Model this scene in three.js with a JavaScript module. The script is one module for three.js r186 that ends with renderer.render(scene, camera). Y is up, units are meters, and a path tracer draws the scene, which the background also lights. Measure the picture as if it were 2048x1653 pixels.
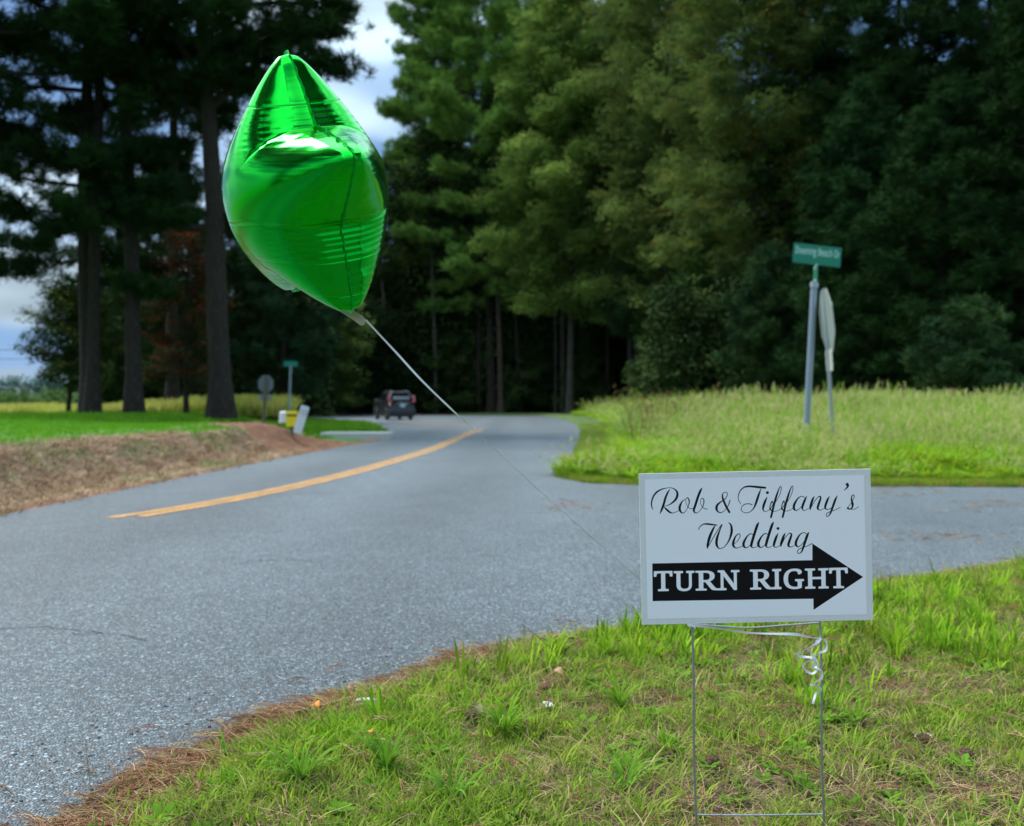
import * as THREE from 'three';
import { mergeGeometries, mergeVertices } from 'three/addons/utils/BufferGeometryUtils.js';
import { ImprovedNoise } from 'three/addons/math/ImprovedNoise.js';
import { RoundedBoxGeometry } from 'three/addons/geometries/RoundedBoxGeometry.js';

// ───────── camera, sky, sun, exposure ─────────
const EYE = 0.88, FPX = 2100, V0 = 810;                       // eye height (m); focal length and horizon row of the photograph (2048 wide)
const scene = new THREE.Scene();
const camera = new THREE.PerspectiveCamera(2 * Math.atan(826.5 / FPX) * 180 / Math.PI, 1024 / 826, 0.05, 4000);
camera.position.set(0, EYE, 0);
camera.rotation.x = -Math.atan((826.5 - V0) / FPX);
camera.focus = 2.12; camera.userData.fStop = 4.5;
const renderer = new THREE.WebGLRenderer({ antialias: true });
renderer.toneMapping = THREE.LinearToneMapping;
renderer.toneMappingExposure = 1.55;
renderer.shadowMap.enabled = true;
renderer.shadowMap.type = THREE.PCFSoftShadowMap;

const noiseGen = new ImprovedNoise();
const N3 = (x, y, z = 0) => noiseGen.noise(x, y, z);
const fbm = (x, y, z = 0, oct = 4) => { let s = 0, a = 0.5; for (let i = 0; i < oct; i++) { s += a * N3(x, y, z); x *= 2.03; y *= 2.03; z *= 2.03; a *= 0.5; } return s; };
const clamp = THREE.MathUtils.clamp, lerp = THREE.MathUtils.lerp, smooth = (a, b, x) => { const t = clamp((x - a) / (b - a), 0, 1); return t * t * (3 - 2 * t); };
function rng(seed) { let s = seed >>> 0; return () => { s = (s + 0x6d2b79f5) | 0; let t = Math.imul(s ^ (s >>> 15), 1 | s); t = (t + Math.imul(t ^ (t >>> 7), 61 | t)) ^ t; return ((t ^ (t >>> 14)) >>> 0) / 4294967296; }; }

const SUN = new THREE.Vector3(-0.46, 0.80, -0.36).normalize();
{
  const W = 1024, H = 512, data = new Float32Array(W * H * 4);
  for (let r = 0; r < H; r++) {
    const up = ((r + 0.5) / H - 0.5) * Math.PI, y = Math.sin(up), c = Math.cos(up);
    for (let q = 0; q < W; q++) {
      const a = ((q + 0.5) / W - 0.5) * 2 * Math.PI, x = Math.cos(a) * c, z = Math.sin(a) * c;
      let R, G, B;
      const h = Math.max(y, 0), air = Math.pow(1 - h, 4);
      R = lerp(0.085, 0.20, air); G = lerp(0.19, 0.33, air); B = lerp(0.40, 0.53, air);
      const k = 1 / (h + 0.16), px = x * k, pz = z * k;
      const warp = 0.5 * fbm(px * 0.9 + 7, pz * 0.9, 3, 3);
      const n = fbm(px * 1.15 + warp + 3.7, pz * 1.15 - warp, 1.3, 6) * 1.7 + 0.1 + 0.35 * smooth(0.25, 0.8, h);
      const cov = smooth(-0.16, 0.34, n), thick = smooth(0.1, 0.75, n);
      const b = lerp(0.98, 0.56, thick) + 0.35 * fbm(px * 3, pz * 3, 9, 4);
      const towards = Math.max(0, x * SUN.x + y * SUN.y + z * SUN.z), glow = 0.9 * Math.pow(towards, 10) + 0.16 * Math.pow(towards, 3);
      const dome = (0.5 + 2.9 * h) * 0.84, cr = b * dome * 0.53 + glow, cg = b * dome * 0.70 + glow * 0.97, cb = b * dome * 0.83 + glow * 0.93, m = cov * 0.94;
      R = lerp(R + glow * 0.2, cr, m); G = lerp(G + glow * 0.2, cg, m); B = lerp(B + glow * 0.2, cb, m);
      if (y < 0) { const t = Math.min(1, -y * 12); R = lerp(R, 0.10, t); G = lerp(G, 0.13, t); B = lerp(B, 0.08, t); }
      const o = (r * W + q) * 4; data[o] = R; data[o + 1] = G; data[o + 2] = B; data[o + 3] = 1;
    }
  }
  const sky = new THREE.DataTexture(data, W, H, THREE.RGBAFormat, THREE.FloatType);
  sky.mapping = THREE.EquirectangularReflectionMapping; sky.magFilter = THREE.LinearFilter; sky.wrapS = THREE.RepeatWrapping; sky.needsUpdate = true;
  scene.background = sky; scene.environment = sky;
}
const sun = new THREE.DirectionalLight(new THREE.Color().setRGB(1, 0.965, 0.90), 3.1);
sun.name = 'sun'; sun.position.copy(SUN).multiplyScalar(120); sun.target.position.set(0, 0, -20);
sun.position.add(sun.target.position);
sun.castShadow = true; sun.shadow.radius = 42; sun.shadow.mapSize.set(4096, 4096);
Object.assign(sun.shadow.camera, { left: -70, right: 70, top: 70, bottom: -70, near: 1, far: 300 });
scene.add(sun, sun.target);

// ───────── helpers ─────────
const V = (x, y, z) => new THREE.Vector3(x, y, z);
const at = (u, v, d) => V((u - 1024) / FPX * d, EYE - (v - V0) / FPX * d, -d);         // a point of the photograph at a depth
const xAt = (u, d) => (u - 1024) / FPX * d;
const gd = (v) => EYE * FPX / (v - V0);                                                 // depth of a ground row
const gp = (u, v) => [xAt(u, gd(v)), gd(v)];
const names = {};
const numbered = (n) => { names[n] = (names[n] ?? -1) + 1; return names[n] ? `${n}_${String(names[n]).padStart(3, '0')}` : n; };
function tag(o, label, category, group, kind) { if (label) o.userData.label = label; if (category) o.userData.category = category; if (group) o.userData.group = group; if (kind) o.userData.kind = kind; return o; }
function thing(name, label, category, p = [0, 0, 0], turn = 0, group) { const o = new THREE.Group(); o.name = numbered(name); o.position.set(...p); o.rotation.y = turn; scene.add(o); return tag(o, label, category, group); }
function obj(name, geo, mat, parent = scene) { const m = new THREE.Mesh(geo, mat); m.name = parent === scene ? numbered(name) : name; m.castShadow = m.receiveShadow = true; parent.add(m); return m; }
function inst(name, geo, mat, list, parent = scene, kind = 'stuff') {
  const m = new THREE.InstancedMesh(geo, mat, list.length), M = new THREE.Matrix4(), c = new THREE.Color();
  list.forEach((e, i) => { M.compose(e.p, e.q, e.s); m.setMatrixAt(i, M); m.setColorAt(i, c.setRGB(...e.c)); });
  m.name = parent === scene ? numbered(name) : name; m.castShadow = m.receiveShadow = true; if (kind) m.userData.kind = kind; parent.add(m); return m;
}
const rgb = (r, g, b) => new THREE.Color().setRGB(r, g, b);
const std = (c, o = {}) => new THREE.MeshStandardMaterial({ color: rgb(...c), roughness: 0.8, ...o });
const phys = (c, o = {}) => new THREE.MeshPhysicalMaterial({ color: rgb(...c), roughness: 0.8, ...o });
const leafMat = (t = 0.35) => phys([1, 1, 1], { roughness: 1, transmission: t, thickness: 0, side: THREE.DoubleSide, specularIntensity: 0.06 });
const UP = V(0, 1, 0);
class Geo {
  constructor() { this.p = []; this.n = []; this.u = []; this.i = []; }
  vert(p, n, u = 0, v = 0) { this.p.push(p.x, p.y, p.z); this.n.push(n.x, n.y, n.z); this.u.push(u, v); return this.p.length / 3 - 1; }
  tri(a, b, c) { this.i.push(a, b, c); }
  quad(a, b, c, d) { this.i.push(a, b, c, a, c, d); }
  // a tapering strip through points; side is the direction of its width
  strip(pts, widths, side, tilt = 0) {
    let last;
    pts.forEach((p, k) => {
      const dir = pts[Math.min(k + 1, pts.length - 1)].clone().sub(pts[Math.max(k - 1, 0)]).normalize();
      const s = (Array.isArray(side) ? side[k] : side).clone().addScaledVector(dir, -(Array.isArray(side) ? side[k] : side).dot(dir)).normalize();
      const n = s.clone().cross(dir).normalize(), w = widths[k] / 2;
      const t = k / (pts.length - 1);
      if (w < 1e-6 && k === pts.length - 1) { const a = this.vert(p, n, 0.5, t); this.tri(last[0], last[1], a); last = null; return; }
      const a = this.vert(p.clone().addScaledVector(s, -w), n, 0, t), b = this.vert(p.clone().addScaledVector(s, w), n, 1, t);
      if (last) this.quad(last[0], last[1], b, a);
      last = [a, b];
    });
  }
  tube(pts, radii, seg = 7, uvScale = 1, bump = 0, ph = 0, cap = true) {
    let prev = null, len = 0; const first = this.p.length / 3; let s = V(1, 0, 0);
    pts.forEach((p, k) => {
      const dir = pts[Math.min(k + 1, pts.length - 1)].clone().sub(pts[Math.max(k - 1, 0)]).normalize();
      if (Math.abs(dir.dot(s)) > 0.95) s = Math.abs(dir.y) < 0.9 ? UP.clone() : V(0, 0, 1);
      s = s.clone().addScaledVector(dir, -dir.dot(s)).normalize(); const t = dir.clone().cross(s);
      if (k) len += p.distanceTo(pts[k - 1]);
      const ring = [];
      for (let j = 0; j <= seg; j++) {
        const a = j / seg * Math.PI * 2, n = s.clone().multiplyScalar(Math.cos(a)).addScaledVector(t, Math.sin(a));
        const r = radii[k] * (1 + bump * N3(Math.cos(a) * 2.2 + ph, Math.sin(a) * 2.2, len * 1.3));
        ring.push(this.vert(p.clone().addScaledVector(n, r), n, j / seg * Math.max(1, Math.round(radii[0] * 6.28 * uvScale)), len * uvScale));
      }
      if (prev) for (let j = 0; j < seg; j++) this.quad(prev[j], prev[j + 1], ring[j + 1], ring[j]);
      prev = ring;
      if (cap && (k === 0 || k === pts.length - 1)) { const c = this.vert(p, dir.clone().multiplyScalar(k ? 1 : -1)); for (let j = 0; j < seg; j++) this.tri(ring[j], ring[j + 1], c); }
    });
    return this;
  }
  build() {
    const g = new THREE.BufferGeometry();
    g.setAttribute('position', new THREE.Float32BufferAttribute(this.p, 3)); g.setAttribute('normal', new THREE.Float32BufferAttribute(this.n, 3)); g.setAttribute('uv', new THREE.Float32BufferAttribute(this.u, 2));
    g.setIndex(this.i); return g;
  }
}
const curve = (pts, n, tension = 0.5) => new THREE.CatmullRomCurve3(pts, false, 'catmullrom', tension).getPoints(n);
const box = (w, h, d, x = 0, y = 0, z = 0, r = 0) => (r ? new RoundedBoxGeometry(w, h, d, 2, r) : new THREE.BoxGeometry(w, h, d)).translate(x, y, z);
const tubeGeo = (pts, r, seg = 8) => new Geo().tube(pts, pts.map(() => r), seg).build();
function pw(table) { return (x) => { if (x <= table[0][0]) return table[0][1]; for (let i = 1; i < table.length; i++) if (x <= table[i][0]) { const [a, b] = table[i - 1], [c, d] = table[i]; return lerp(b, d, (x - a) / (c - a || 1)); } return table[table.length - 1][1]; }; }
function floatTex(w, h, f, repeat = true) {
  const d = new Float32Array(w * h * 4); for (let y = 0; y < h; y++) for (let x = 0; x < w; x++) { const v = f(x, y), o = (y * w + x) * 4; if (typeof v === 'number') d[o] = d[o + 1] = d[o + 2] = v; else { d[o] = v[0]; d[o + 1] = v[1]; d[o + 2] = v[2]; } d[o + 3] = 1; }
  const t = new THREE.DataTexture(d, w, h, THREE.RGBAFormat, THREE.FloatType); t.magFilter = t.minFilter = THREE.LinearFilter; t.wrapS = t.wrapT = repeat ? THREE.RepeatWrapping : THREE.ClampToEdgeWrapping; t.needsUpdate = true; return t;
}
function lattice(rows, cols, f, color) {                       // f(i, j) → [x, y, z]; rows × cols grid with uv in metres
  const g = new THREE.BufferGeometry(), p = [], uv = [], c = [], idx = [];
  for (let i = 0; i <= rows; i++) for (let j = 0; j <= cols; j++) { const q = f(i, j); p.push(...q); uv.push(q[0], q[2]); if (color) c.push(...color(q[0], q[1], q[2], i, j)); }
  for (let i = 0; i < rows; i++) for (let j = 0; j < cols; j++) { const a = i * (cols + 1) + j, b = a + 1, d = a + cols + 1; idx.push(a, b, d + 1, a, d + 1, d); }
  g.setAttribute('position', new THREE.Float32BufferAttribute(p, 3)); g.setAttribute('uv', new THREE.Float32BufferAttribute(uv, 2)); if (color) g.setAttribute('color', new THREE.Float32BufferAttribute(c, 3));
  g.setIndex(idx); g.computeVertexNormals(); return g;
}

// ───────── the setting: road, verge, bank, lawn, field ─────────
const roadLeft = pw([[-15, -4.1], [8.2, -4.0], [13.2, -3.92], [20.5, -3.65], [24, -3.3], [26.6, -3.05], [29, -3.35], [33, -3.95], [38.5, -4.75], [48.6, -6.6], [57.7, -10.5], [61, -12.5], [64, -24], [66, -45], [67, -90]]);
const verge = pw([[-15, -2.6], [-2, -1.75], [1.0, -1.28], [2.0, -0.94], [2.23, -0.87], [2.45, -0.82], [2.72, -0.73], [2.95, -0.62], [3.13, -0.49], [3.4, -0.31], [3.7, -0.10], [4.09, 0.50], [4.5, 1.1], [5.02, 1.74], [5.4, 2.3], [5.81, 2.9], [6.4, 5], [7, 8], [8, 40]]);
const fieldFront = pw([[0.4, 13.4], [0.6, 12.6], [0.87, 11.75], [1.3, 11.5], [2.04, 11.4], [5.46, 11.2], [12, 10.9], [60, 10.2]]);
const fieldLeft = pw([[13.4, 0.53], [14, 0.55], [16.8, 0.87], [21, 1.2], [26.4, 1.67], [37, 2.35], [50, 2.9], [61.6, 3.15], [75, 2.9], [84, 2.2], [92, -5.4]]);
const roadRight = (d) => {
  if (d < 8) return verge(d) + (d > -20 ? 0.25 : 0);
  if (d < 10.25) return 60;
  if (d < 13.4) { let lo = 0.4, hi = 60; for (let i = 0; i < 30; i++) { const m = (lo + hi) / 2; if (fieldFront(m) > d) lo = m; else hi = m; } return hi + 0.12; }
  return fieldLeft(d) + 0.12;
};
const AW = 1.28, asphalt = (() => {
  const S = 1024, C = 142, r = rng(5), pt = [], hh = [], tone = [];
  for (let i = 0; i < C * C; i++) { pt.push(r(), r()); hh.push(r()); tone.push(r()); }
  const height = new Float32Array(S * S), col = new Float32Array(S * S * 3);
  for (let y = 0; y < S; y++) for (let x = 0; x < S; x++) {
    const gx = x / S * C, gy = y / S * C, cx = Math.floor(gx), cy = Math.floor(gy); let f1 = 9, f2 = 9, id = 0;
    for (let a = -1; a <= 1; a++) for (let b = -1; b <= 1; b++) { const k = ((cy + b + C) % C) * C + (cx + a + C) % C, dx = cx + a + pt[2 * k] - gx, dy = cy + b + pt[2 * k + 1] - gy, d = dx * dx + dy * dy; if (d < f1) { f2 = f1; f1 = d; id = k; } else if (d < f2) f2 = d; }
    const edge = Math.sqrt(f2) - Math.sqrt(f1), stone = smooth(0.02, 0.32, edge), sunk = hh[id] < 0.3 ? 0.35 : 1;
    height[y * S + x] = stone * (0.45 + 0.55 * hh[id]) * sunk;
    const t = tone[id], base = 0.115 + 0.25 * t * t + (t > 0.95 ? 0.12 : 0), warm = hh[id] > 0.975;
    const m = lerp(0.12, 1, stone) * lerp(0.4, 1, sunk) * base, o = (y * S + x) * 3;
    col[o] = m * (warm ? 1.4 : 0.79); col[o + 1] = m; col[o + 2] = m * (warm ? 0.8 : 1.13);
  }
  const wear = floatTex(S, S, (x, y) => { const h = height[y * S + x]; return lerp(0.3, 1, smooth(0.12, 0.4, h)); }); wear.repeat.set(1 / AW, 1 / AW);
  const map = floatTex(S, S, (x, y) => { const o = (y * S + x) * 3; return [col[o], col[o + 1], col[o + 2]]; }), bump = floatTex(S, S, (x, y) => height[y * S + x]);
  for (const t of [map, bump]) t.repeat.set(1 / AW, 1 / AW);
  return phys([1, 1, 1], { map, bumpMap: bump, bumpScale: 0.0042, roughness: 0.48, vertexColors: true, specularIntensity: 0.9, userData: { wear } });
})();
{
  const D = []; for (let d = -15; d < 92;) { D.push(d); d += d < 1 ? 1 : d < 14 ? 0.08 : d < 30 ? 0.3 : 0.7; if (d > 7.9 && d < 8.05) { D.push(7.999); d = 8.001; } } D.push(92);
  const C = 120, g = lattice(D.length - 1, C, (i, j) => {
    const d = D[i], l = d > 66.9 ? -90 : roadLeft(d) - 0.1, r = roadRight(d);
    let t = j / C; const mid = Math.min(r, 4), x = t < 0.75 ? lerp(l, mid, t / 0.75) : lerp(mid, r, (t - 0.75) / 0.25);
    return [x, 0, -d];
  }, (x, y, z) => {
    const n = (1 + 0.36 * fbm(x * 0.5 + 4, z * 0.22, 2, 4) + 0.22 * fbm(x * 2.3, z * 1.3, 5, 3)) * (1 - 0.28 * smooth(0.3, 0, Math.abs(x - verge(-z))) * (z > -7 ? 1 : 0)), lane = 1 + 0.11 * Math.sin((x + 2.1) * 3.1 + 0.4 * N3(z * 0.1, 3)) * smooth(-3.9, -3.2, x) * smooth(1.5, 0.2, x);
    return [n * lane, n * lane, n * lane * 1.01];
  });
  tag(obj('road', g, asphalt), 'grey asphalt road bending left towards the woods, with a side road to the right', null, null, 'structure');
}
const yellow = phys([0.72, 0.37, 0.10], { roughness: 0.8, map: asphalt.userData.wear, bumpMap: asphalt.bumpMap, bumpScale: 0.002, vertexColors: true });
function line(name, pts, w, mat, y, rag, label) {
  const c = curve(pts.map(([x, d]) => V(x, y, -d)), 160), g = new THREE.BufferGeometry(), p = [], uv = [], col = [], idx = [];
  c.forEach((q, k) => {
    const dir = c[Math.min(k + 1, c.length - 1)].clone().sub(c[Math.max(0, k - 1)]).normalize(), s = V(-dir.z, 0, dir.x);
    for (let j = 0; j <= 4; j++) {
      const e = q.clone().addScaledVector(s, (j / 4 - 0.5) * w * (1 + rag * N3(q.x * 6, q.z * 4, j)));
      p.push(e.x, y, e.z); uv.push(e.x, e.z); const n = 0.95 + 0.55 * fbm(e.x * 6, e.z * 2.5, 1, 5); col.push(n, n * (0.96 + 0.04 * n), n);
      if (k && j) { const a = (k - 1) * 5 + j - 1; idx.push(a, a + 1, a + 6, a, a + 6, a + 5); }
    }
  });
  g.setAttribute('position', new THREE.Float32BufferAttribute(p, 3)); g.setAttribute('uv', new THREE.Float32BufferAttribute(uv, 2)); g.setAttribute('color', new THREE.Float32BufferAttribute(col, 3)); g.setIndex(idx); g.computeVertexNormals();
  return tag(obj(name, g, mat), label, null, null, 'structure');
}
{
  const px = [[236, 1037], [340, 1021], [460, 1000], [600, 971], [740, 936], [860, 900], [925, 873], [958, 859]].map(([u, v]) => gp(u, v));
  line('road_marking', px.map(([x, d]) => [x - 0.073, d]), 0.098, yellow, 0.004, 0.3, 'nearer double yellow centre line on the asphalt, left stripe');
  line('road_marking', [gp(262, 1034), ...px.slice(1)].map(([x, d], i) => [x + 0.073 + (i === 7 ? 0.08 : 0), d]), 0.098, yellow, 0.004, 0.3, 'nearer double yellow centre line on the asphalt, right stripe');
  const crack = std([0.06, 0.066, 0.072], { vertexColors: true, roughness: 0.9 }), jag = (c) => { const q = curve(c.map(([u, v]) => V(u, v, 0)), 40); return q.map((p, i) => [p.x, p.y + 3.2 * N3(i * 1.37, p.x * 0.13, 3) + 1.5 * N3(i * 3.3, 1, 8)]); };
  for (const c of [[[-20, 1262], [90, 1256], [200, 1268]], [[140, 1270], [235, 1271], [290, 1283]], [[960, 930], [1010, 936], [1060, 946], [1118, 950]], [[470, 1128], [560, 1120], [640, 1126]]])
    line('road_crack', jag(c).map(([u, v]) => gp(u, v)), 0.0045, crack, 0.002, 2.6, null);
  const far = [[938, 850], [900, 848.5], [860, 847], [830, 845.5], [800, 844]].map(([u, v]) => gp(u, v));
  line('road_marking', far, 0.34, yellow, 0.004, 0.2, 'farther yellow centre line in the bend, near the car');
}
// base ground out to the horizon
{
  const g = new THREE.CircleGeometry(1800, 64).rotateX(-Math.PI / 2).translate(0, -0.35, 0);
  tag(obj('ground', g, std([0.09, 0.12, 0.03], { roughness: 1 })), 'grassy ground running out to the horizon', null, null, 'structure');
}
const soilTex = (() => {
  const t = floatTex(512, 512, (x, y) => { const a = x / 512 * 6.2832, b = y / 512 * 6.2832, n = 0.5 + 0.5 * fbm(Math.cos(a) * 6 + 9, Math.sin(a) * 6 + Math.cos(b) * 6, Math.sin(b) * 6, 5) + 0.25 * N3(Math.cos(a) * 40, Math.sin(a) * 40 + Math.cos(b) * 40, Math.sin(b) * 40); return n; });
  t.repeat.set(1.6, 1.6); return t;
})();
const soilMat = std([1, 1, 1], { vertexColors: true, roughness: 1, bumpMap: soilTex, bumpScale: 0.012 });
// near verge
const vergeY = (x, d) => { const e = x - verge(d); return -0.012 + 0.045 * smooth(-0.04, 0.25, e) + 0.02 * fbm(x * 2.2, d * 2.2, 4) * smooth(0, 0.4, e) + 0.012 * fbm(x * 9, d * 9, 1) * smooth(0, 0.2, e); };
const dryness = (x, d) => clamp(0.50 + 1.2 * fbm(x * 1.1 + 11, d * 1.1 + 3, 2, 4) + 0.75 * smooth(0.26, 0.02, x - verge(d)) + 0.55 * smooth(2.75, 2.25, d + 0.1 * x) * smooth(0.1, 0.7, x) + 0.45 * smooth(0.6, 1.3, x) * smooth(4.6, 2.6, d), 0, 1);
{
  const R = 230, C = 230, g = lattice(R, C, (i, j) => {
    const d = -6 + (i < 30 ? i / 30 * 7.5 : 7.5 + (i - 30) / (R - 30) * 6.2), t = j / C, rag = 0.035 * N3(d * 9, 2) + 0.02 * N3(d * 31, 7);
    const x = verge(d) - 0.05 + rag + Math.pow(t, 2.2) * 22; return [x, vergeY(x - rag, d), -d];
  }, (x, y, z) => {
    const k = dryness(x, -z), n = 0.8 + 0.5 * fbm(x * 14, z * 14, 3);
    return [lerp(0.09, 0.17, k) * n, lerp(0.13, 0.115, k) * n, lerp(0.025, 0.06, k) * n];
  });
  tag(obj('verge', g, soilMat), 'near roadside verge of grass, bare soil and pine straw', null, null, 'structure');
}
// left side: shoulder, bank and lawn
const bankScale = (d) => d < 19 ? 1 : lerp(1, 0.12, smooth(20.5, 25, d)) + 0.9 * smooth(62, 66, d);
const leftY = (s, d) => {                                     // s metres left of the road's edge
  const foot = 0.62 + 0.1 * N3(d * 0.4, 1), w = d < 17 ? 1.0 : lerp(1.0, 0.7, smooth(17, 21, d)), b = smooth(foot, foot + w, s) * (1 - 0.12 * (1 - smooth(foot + w, foot + w + 1, s)));
  const lawn = 0.47 + 0.05 * smooth(4, 20, s), low = bankScale(d), inner = lerp(low, 1, smooth(3, 8, s));
  const mound = 0.1 * Math.exp(-(((d - 20.5) / 1.6) ** 2) - ((s - 1.3) / 0.9) ** 2);
  return -0.012 + 0.03 * smooth(0, 0.2, s) - 0.03 * smooth(0.3, 0.55, s) * (1 - smooth(0.55, 0.8, s)) + b * lawn * inner + mound + b * (0.02 * fbm(s * 2, d * 1.3, 8) + 0.025 * fbm(s * 1.4, d * 0.8, 3) * (1 - smooth(foot + w, foot + w + 0.8, s)));
};
const leftKind = (s, d) => {                                  // 0 shoulder, 1 bank, 2 lawn, 3 clay
  const foot = 0.62, top = foot + (d < 17 ? 1.0 : 0.8) + 0.1 * N3(d * 0.7, 5);
  if (d > 19.2 + 0.5 * N3(s * 2, d) && d < 24.5 && s < 2.2) return 3;
  if (d >= 24.5 && s < 0.3) return 3;
  if (s < foot - 0.1) return 0;
  return s < top && d < 25 ? 1 : 2;
};
{
  const D = []; for (let d = -15; d < 66.5;) { D.push(d); d += d < 7 ? 1 : d < 30 ? 0.22 : 0.8; } D.push(66.5);
  const C = 110, g = lattice(D.length - 1, C, (i, j) => { const d = D[i], t = j / C, s = t < 0.6 ? t / 0.6 * 3.2 : 3.2 + Math.pow((t - 0.6) / 0.4, 2) * 60; return [roadLeft(d) - s, leftY(s, d), -d]; }, (x, y, z) => {
    const d = -z, s = roadLeft(d) - x, k = leftKind(s, d), n = 0.85 + 0.5 * fbm(x * 3, z * 3, 3) + 0.3 * N3(x * 11, z * 11);
    const c = k === 0 ? (s < 0.22 + 0.12 * N3(d * 3, 3) ? [0.22, 0.09, 0.045] : [0.25, 0.2, 0.10]) : k === 1 ? [0.24, 0.165, 0.10] : k === 3 ? [0.22, 0.092, 0.045] : [0.09, 0.2, 0.022];
    return c.map((q) => q * n);
  });
  tag(obj('lawn', g.index ? g : g, soilMat), 'mown lawn above a cut bank on the left of the road', null, null, 'structure');
}
// right field ground
const fieldY = (x, d) => 0.03 + 0.02 * N3(x * 0.5, d * 0.5) + 0.12 * smooth(14, 40, d);
{
  const g = lattice(120, 60, (i, j) => {
    const t = i / 120, w = j / 60, x = w < 0.3 ? 0.42 + w * 12 : 4.02 + Math.pow((w - 0.3) / 0.7, 1.6) * 66, f = fieldFront(Math.max(x, 0.4));
    const d = f + Math.pow(t, 1.6) * (95 - f), e = Math.max(x, fieldLeft(d)) , q = d > 13.4 && x < 12 ? lerp(fieldLeft(d), 12, (x - 0.42) / 11.58) : x;
    return [q, i === 0 || j === 0 ? -0.02 : fieldY(q, d), -d];
  }, (x, y, z) => { const n = 0.8 + 0.5 * fbm(x * 2, z * 2, 3), k = smooth(0.5, 0, -z - fieldFront(Math.max(x, 0.4))); return [lerp(0.07, 0.16, k) * n, lerp(0.13, 0.15, k) * n, 0.02 * n]; });
  tag(obj('field', g, soilMat), 'overgrown grass field on the far corner', null, null, 'structure');
}
// woodland floor beyond the road
{
  const g = new THREE.BoxGeometry(260, 0.5, 60).translate(0, -0.2, -122.2);
  tag(obj('woodland_floor', g, std([0.05, 0.035, 0.02], { roughness: 1 })), 'dark leaf-strewn woodland floor beyond the bend', null, null, 'structure');
}

// ───────── foliage building blocks ─────────
const qOf = (r, tilt, dir) => { const q = new THREE.Quaternion().setFromAxisAngle(UP, r() * 6.2832); const t = new THREE.Quaternion().setFromAxisAngle(V(r() - 0.5, 0, r() - 0.5).normalize(), tilt * (r() - 0.5) * 2); return t.multiply(q); };
function tuftGeo(seed, n, len, w) {                             // a spray of pine needles at a twig's end
  const r = rng(seed), g = new Geo();
  for (let k = 0; k < n; k++) {
    const a = r() * 6.2832, e = -0.35 + 1.7 * r(), d = V(Math.cos(a) * Math.cos(e), Math.sin(e), Math.sin(a) * Math.cos(e)), o = V(0, (r() - 0.5) * 0.24, 0), l = len * (0.7 + 0.5 * r());
    const side = V(r() - 0.5, r() - 0.5, r() - 0.5).cross(d).normalize();
    g.strip([o, o.clone().addScaledVector(d, l * 0.55).add(V(0, 0.01, 0)), o.clone().addScaledVector(d, l).add(V(0, -0.05 * l, 0))], [w, w * 0.9, 0], side);
  }
  return g.build();
}
function sprayGeo(seed, n, spread, leaf) {                      // a flat spray of broad leaves
  const r = rng(seed), g = new Geo();
  for (let k = 0; k < n; k++) {
    const a = r() * 6.2832, q = Math.sqrt(r()) * spread, o = V(Math.cos(a) * q, (r() - 0.5) * spread * 0.55, Math.sin(a) * q), b = a + (r() - 0.5) * 1.6;
    const d = V(Math.cos(b), -0.25 + 0.5 * (r() - 0.5), Math.sin(b)).normalize(), l = leaf * (0.7 + 0.6 * r()), side = V(-d.z, (r() - 0.5) * 0.9, d.x).normalize();
    g.strip([o, o.clone().addScaledVector(d, l * 0.45).add(V(0, 0.02 * l, 0)), o.clone().addScaledVector(d, l)], [l * 0.12, l * 0.62, 0], side);
  }
  return g.build();
}
const TUFT = [tuftGeo(11, 34, 0.30, 0.022), tuftGeo(12, 34, 0.34, 0.020)], SPRAY = [sprayGeo(21, 22, 0.42, 0.16), sprayGeo(22, 26, 0.5, 0.14)];
const pineLeaf = phys([1, 1, 1], { roughness: 1, specularIntensity: 0.03, side: THREE.DoubleSide }), broadLeaf = leafMat(0.35), dimLeaf = phys([1, 1, 1], { roughness: 1, specularIntensity: 0.03, side: THREE.DoubleSide });
const barkTex = (() => { const t = floatTex(256, 512, (x, y) => { const a = x / 256 * 6.2832, b = y / 512 * 6.2832, n = Math.abs(fbm(Math.cos(a) * 2.6, Math.sin(a) * 2.6 + Math.cos(b) * 0.9, Math.sin(b) * 0.9 + 4, 5)); return clamp(n * 3.2, 0, 1); }); return t; })();
const bark = (c) => std(c, { roughness: 1, bumpMap: barkTex, bumpScale: 0.04, map: floatTex(128, 256, (x, y) => { const a = x / 128 * 6.2832, b = y / 256 * 6.2832, n = 0.3 + 2.2 * Math.abs(fbm(Math.cos(a) * 2.6, Math.sin(a) * 2.6 + Math.cos(b), Math.sin(b) + 4, 4)); return [n, n * 0.97, n * 0.95]; }) });
const BARK = { pine: bark([0.075, 0.052, 0.04]), dark: bark([0.045, 0.035, 0.028]), grey: bark([0.15, 0.135, 0.115]), tan: bark([0.16, 0.12, 0.085]) };

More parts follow.
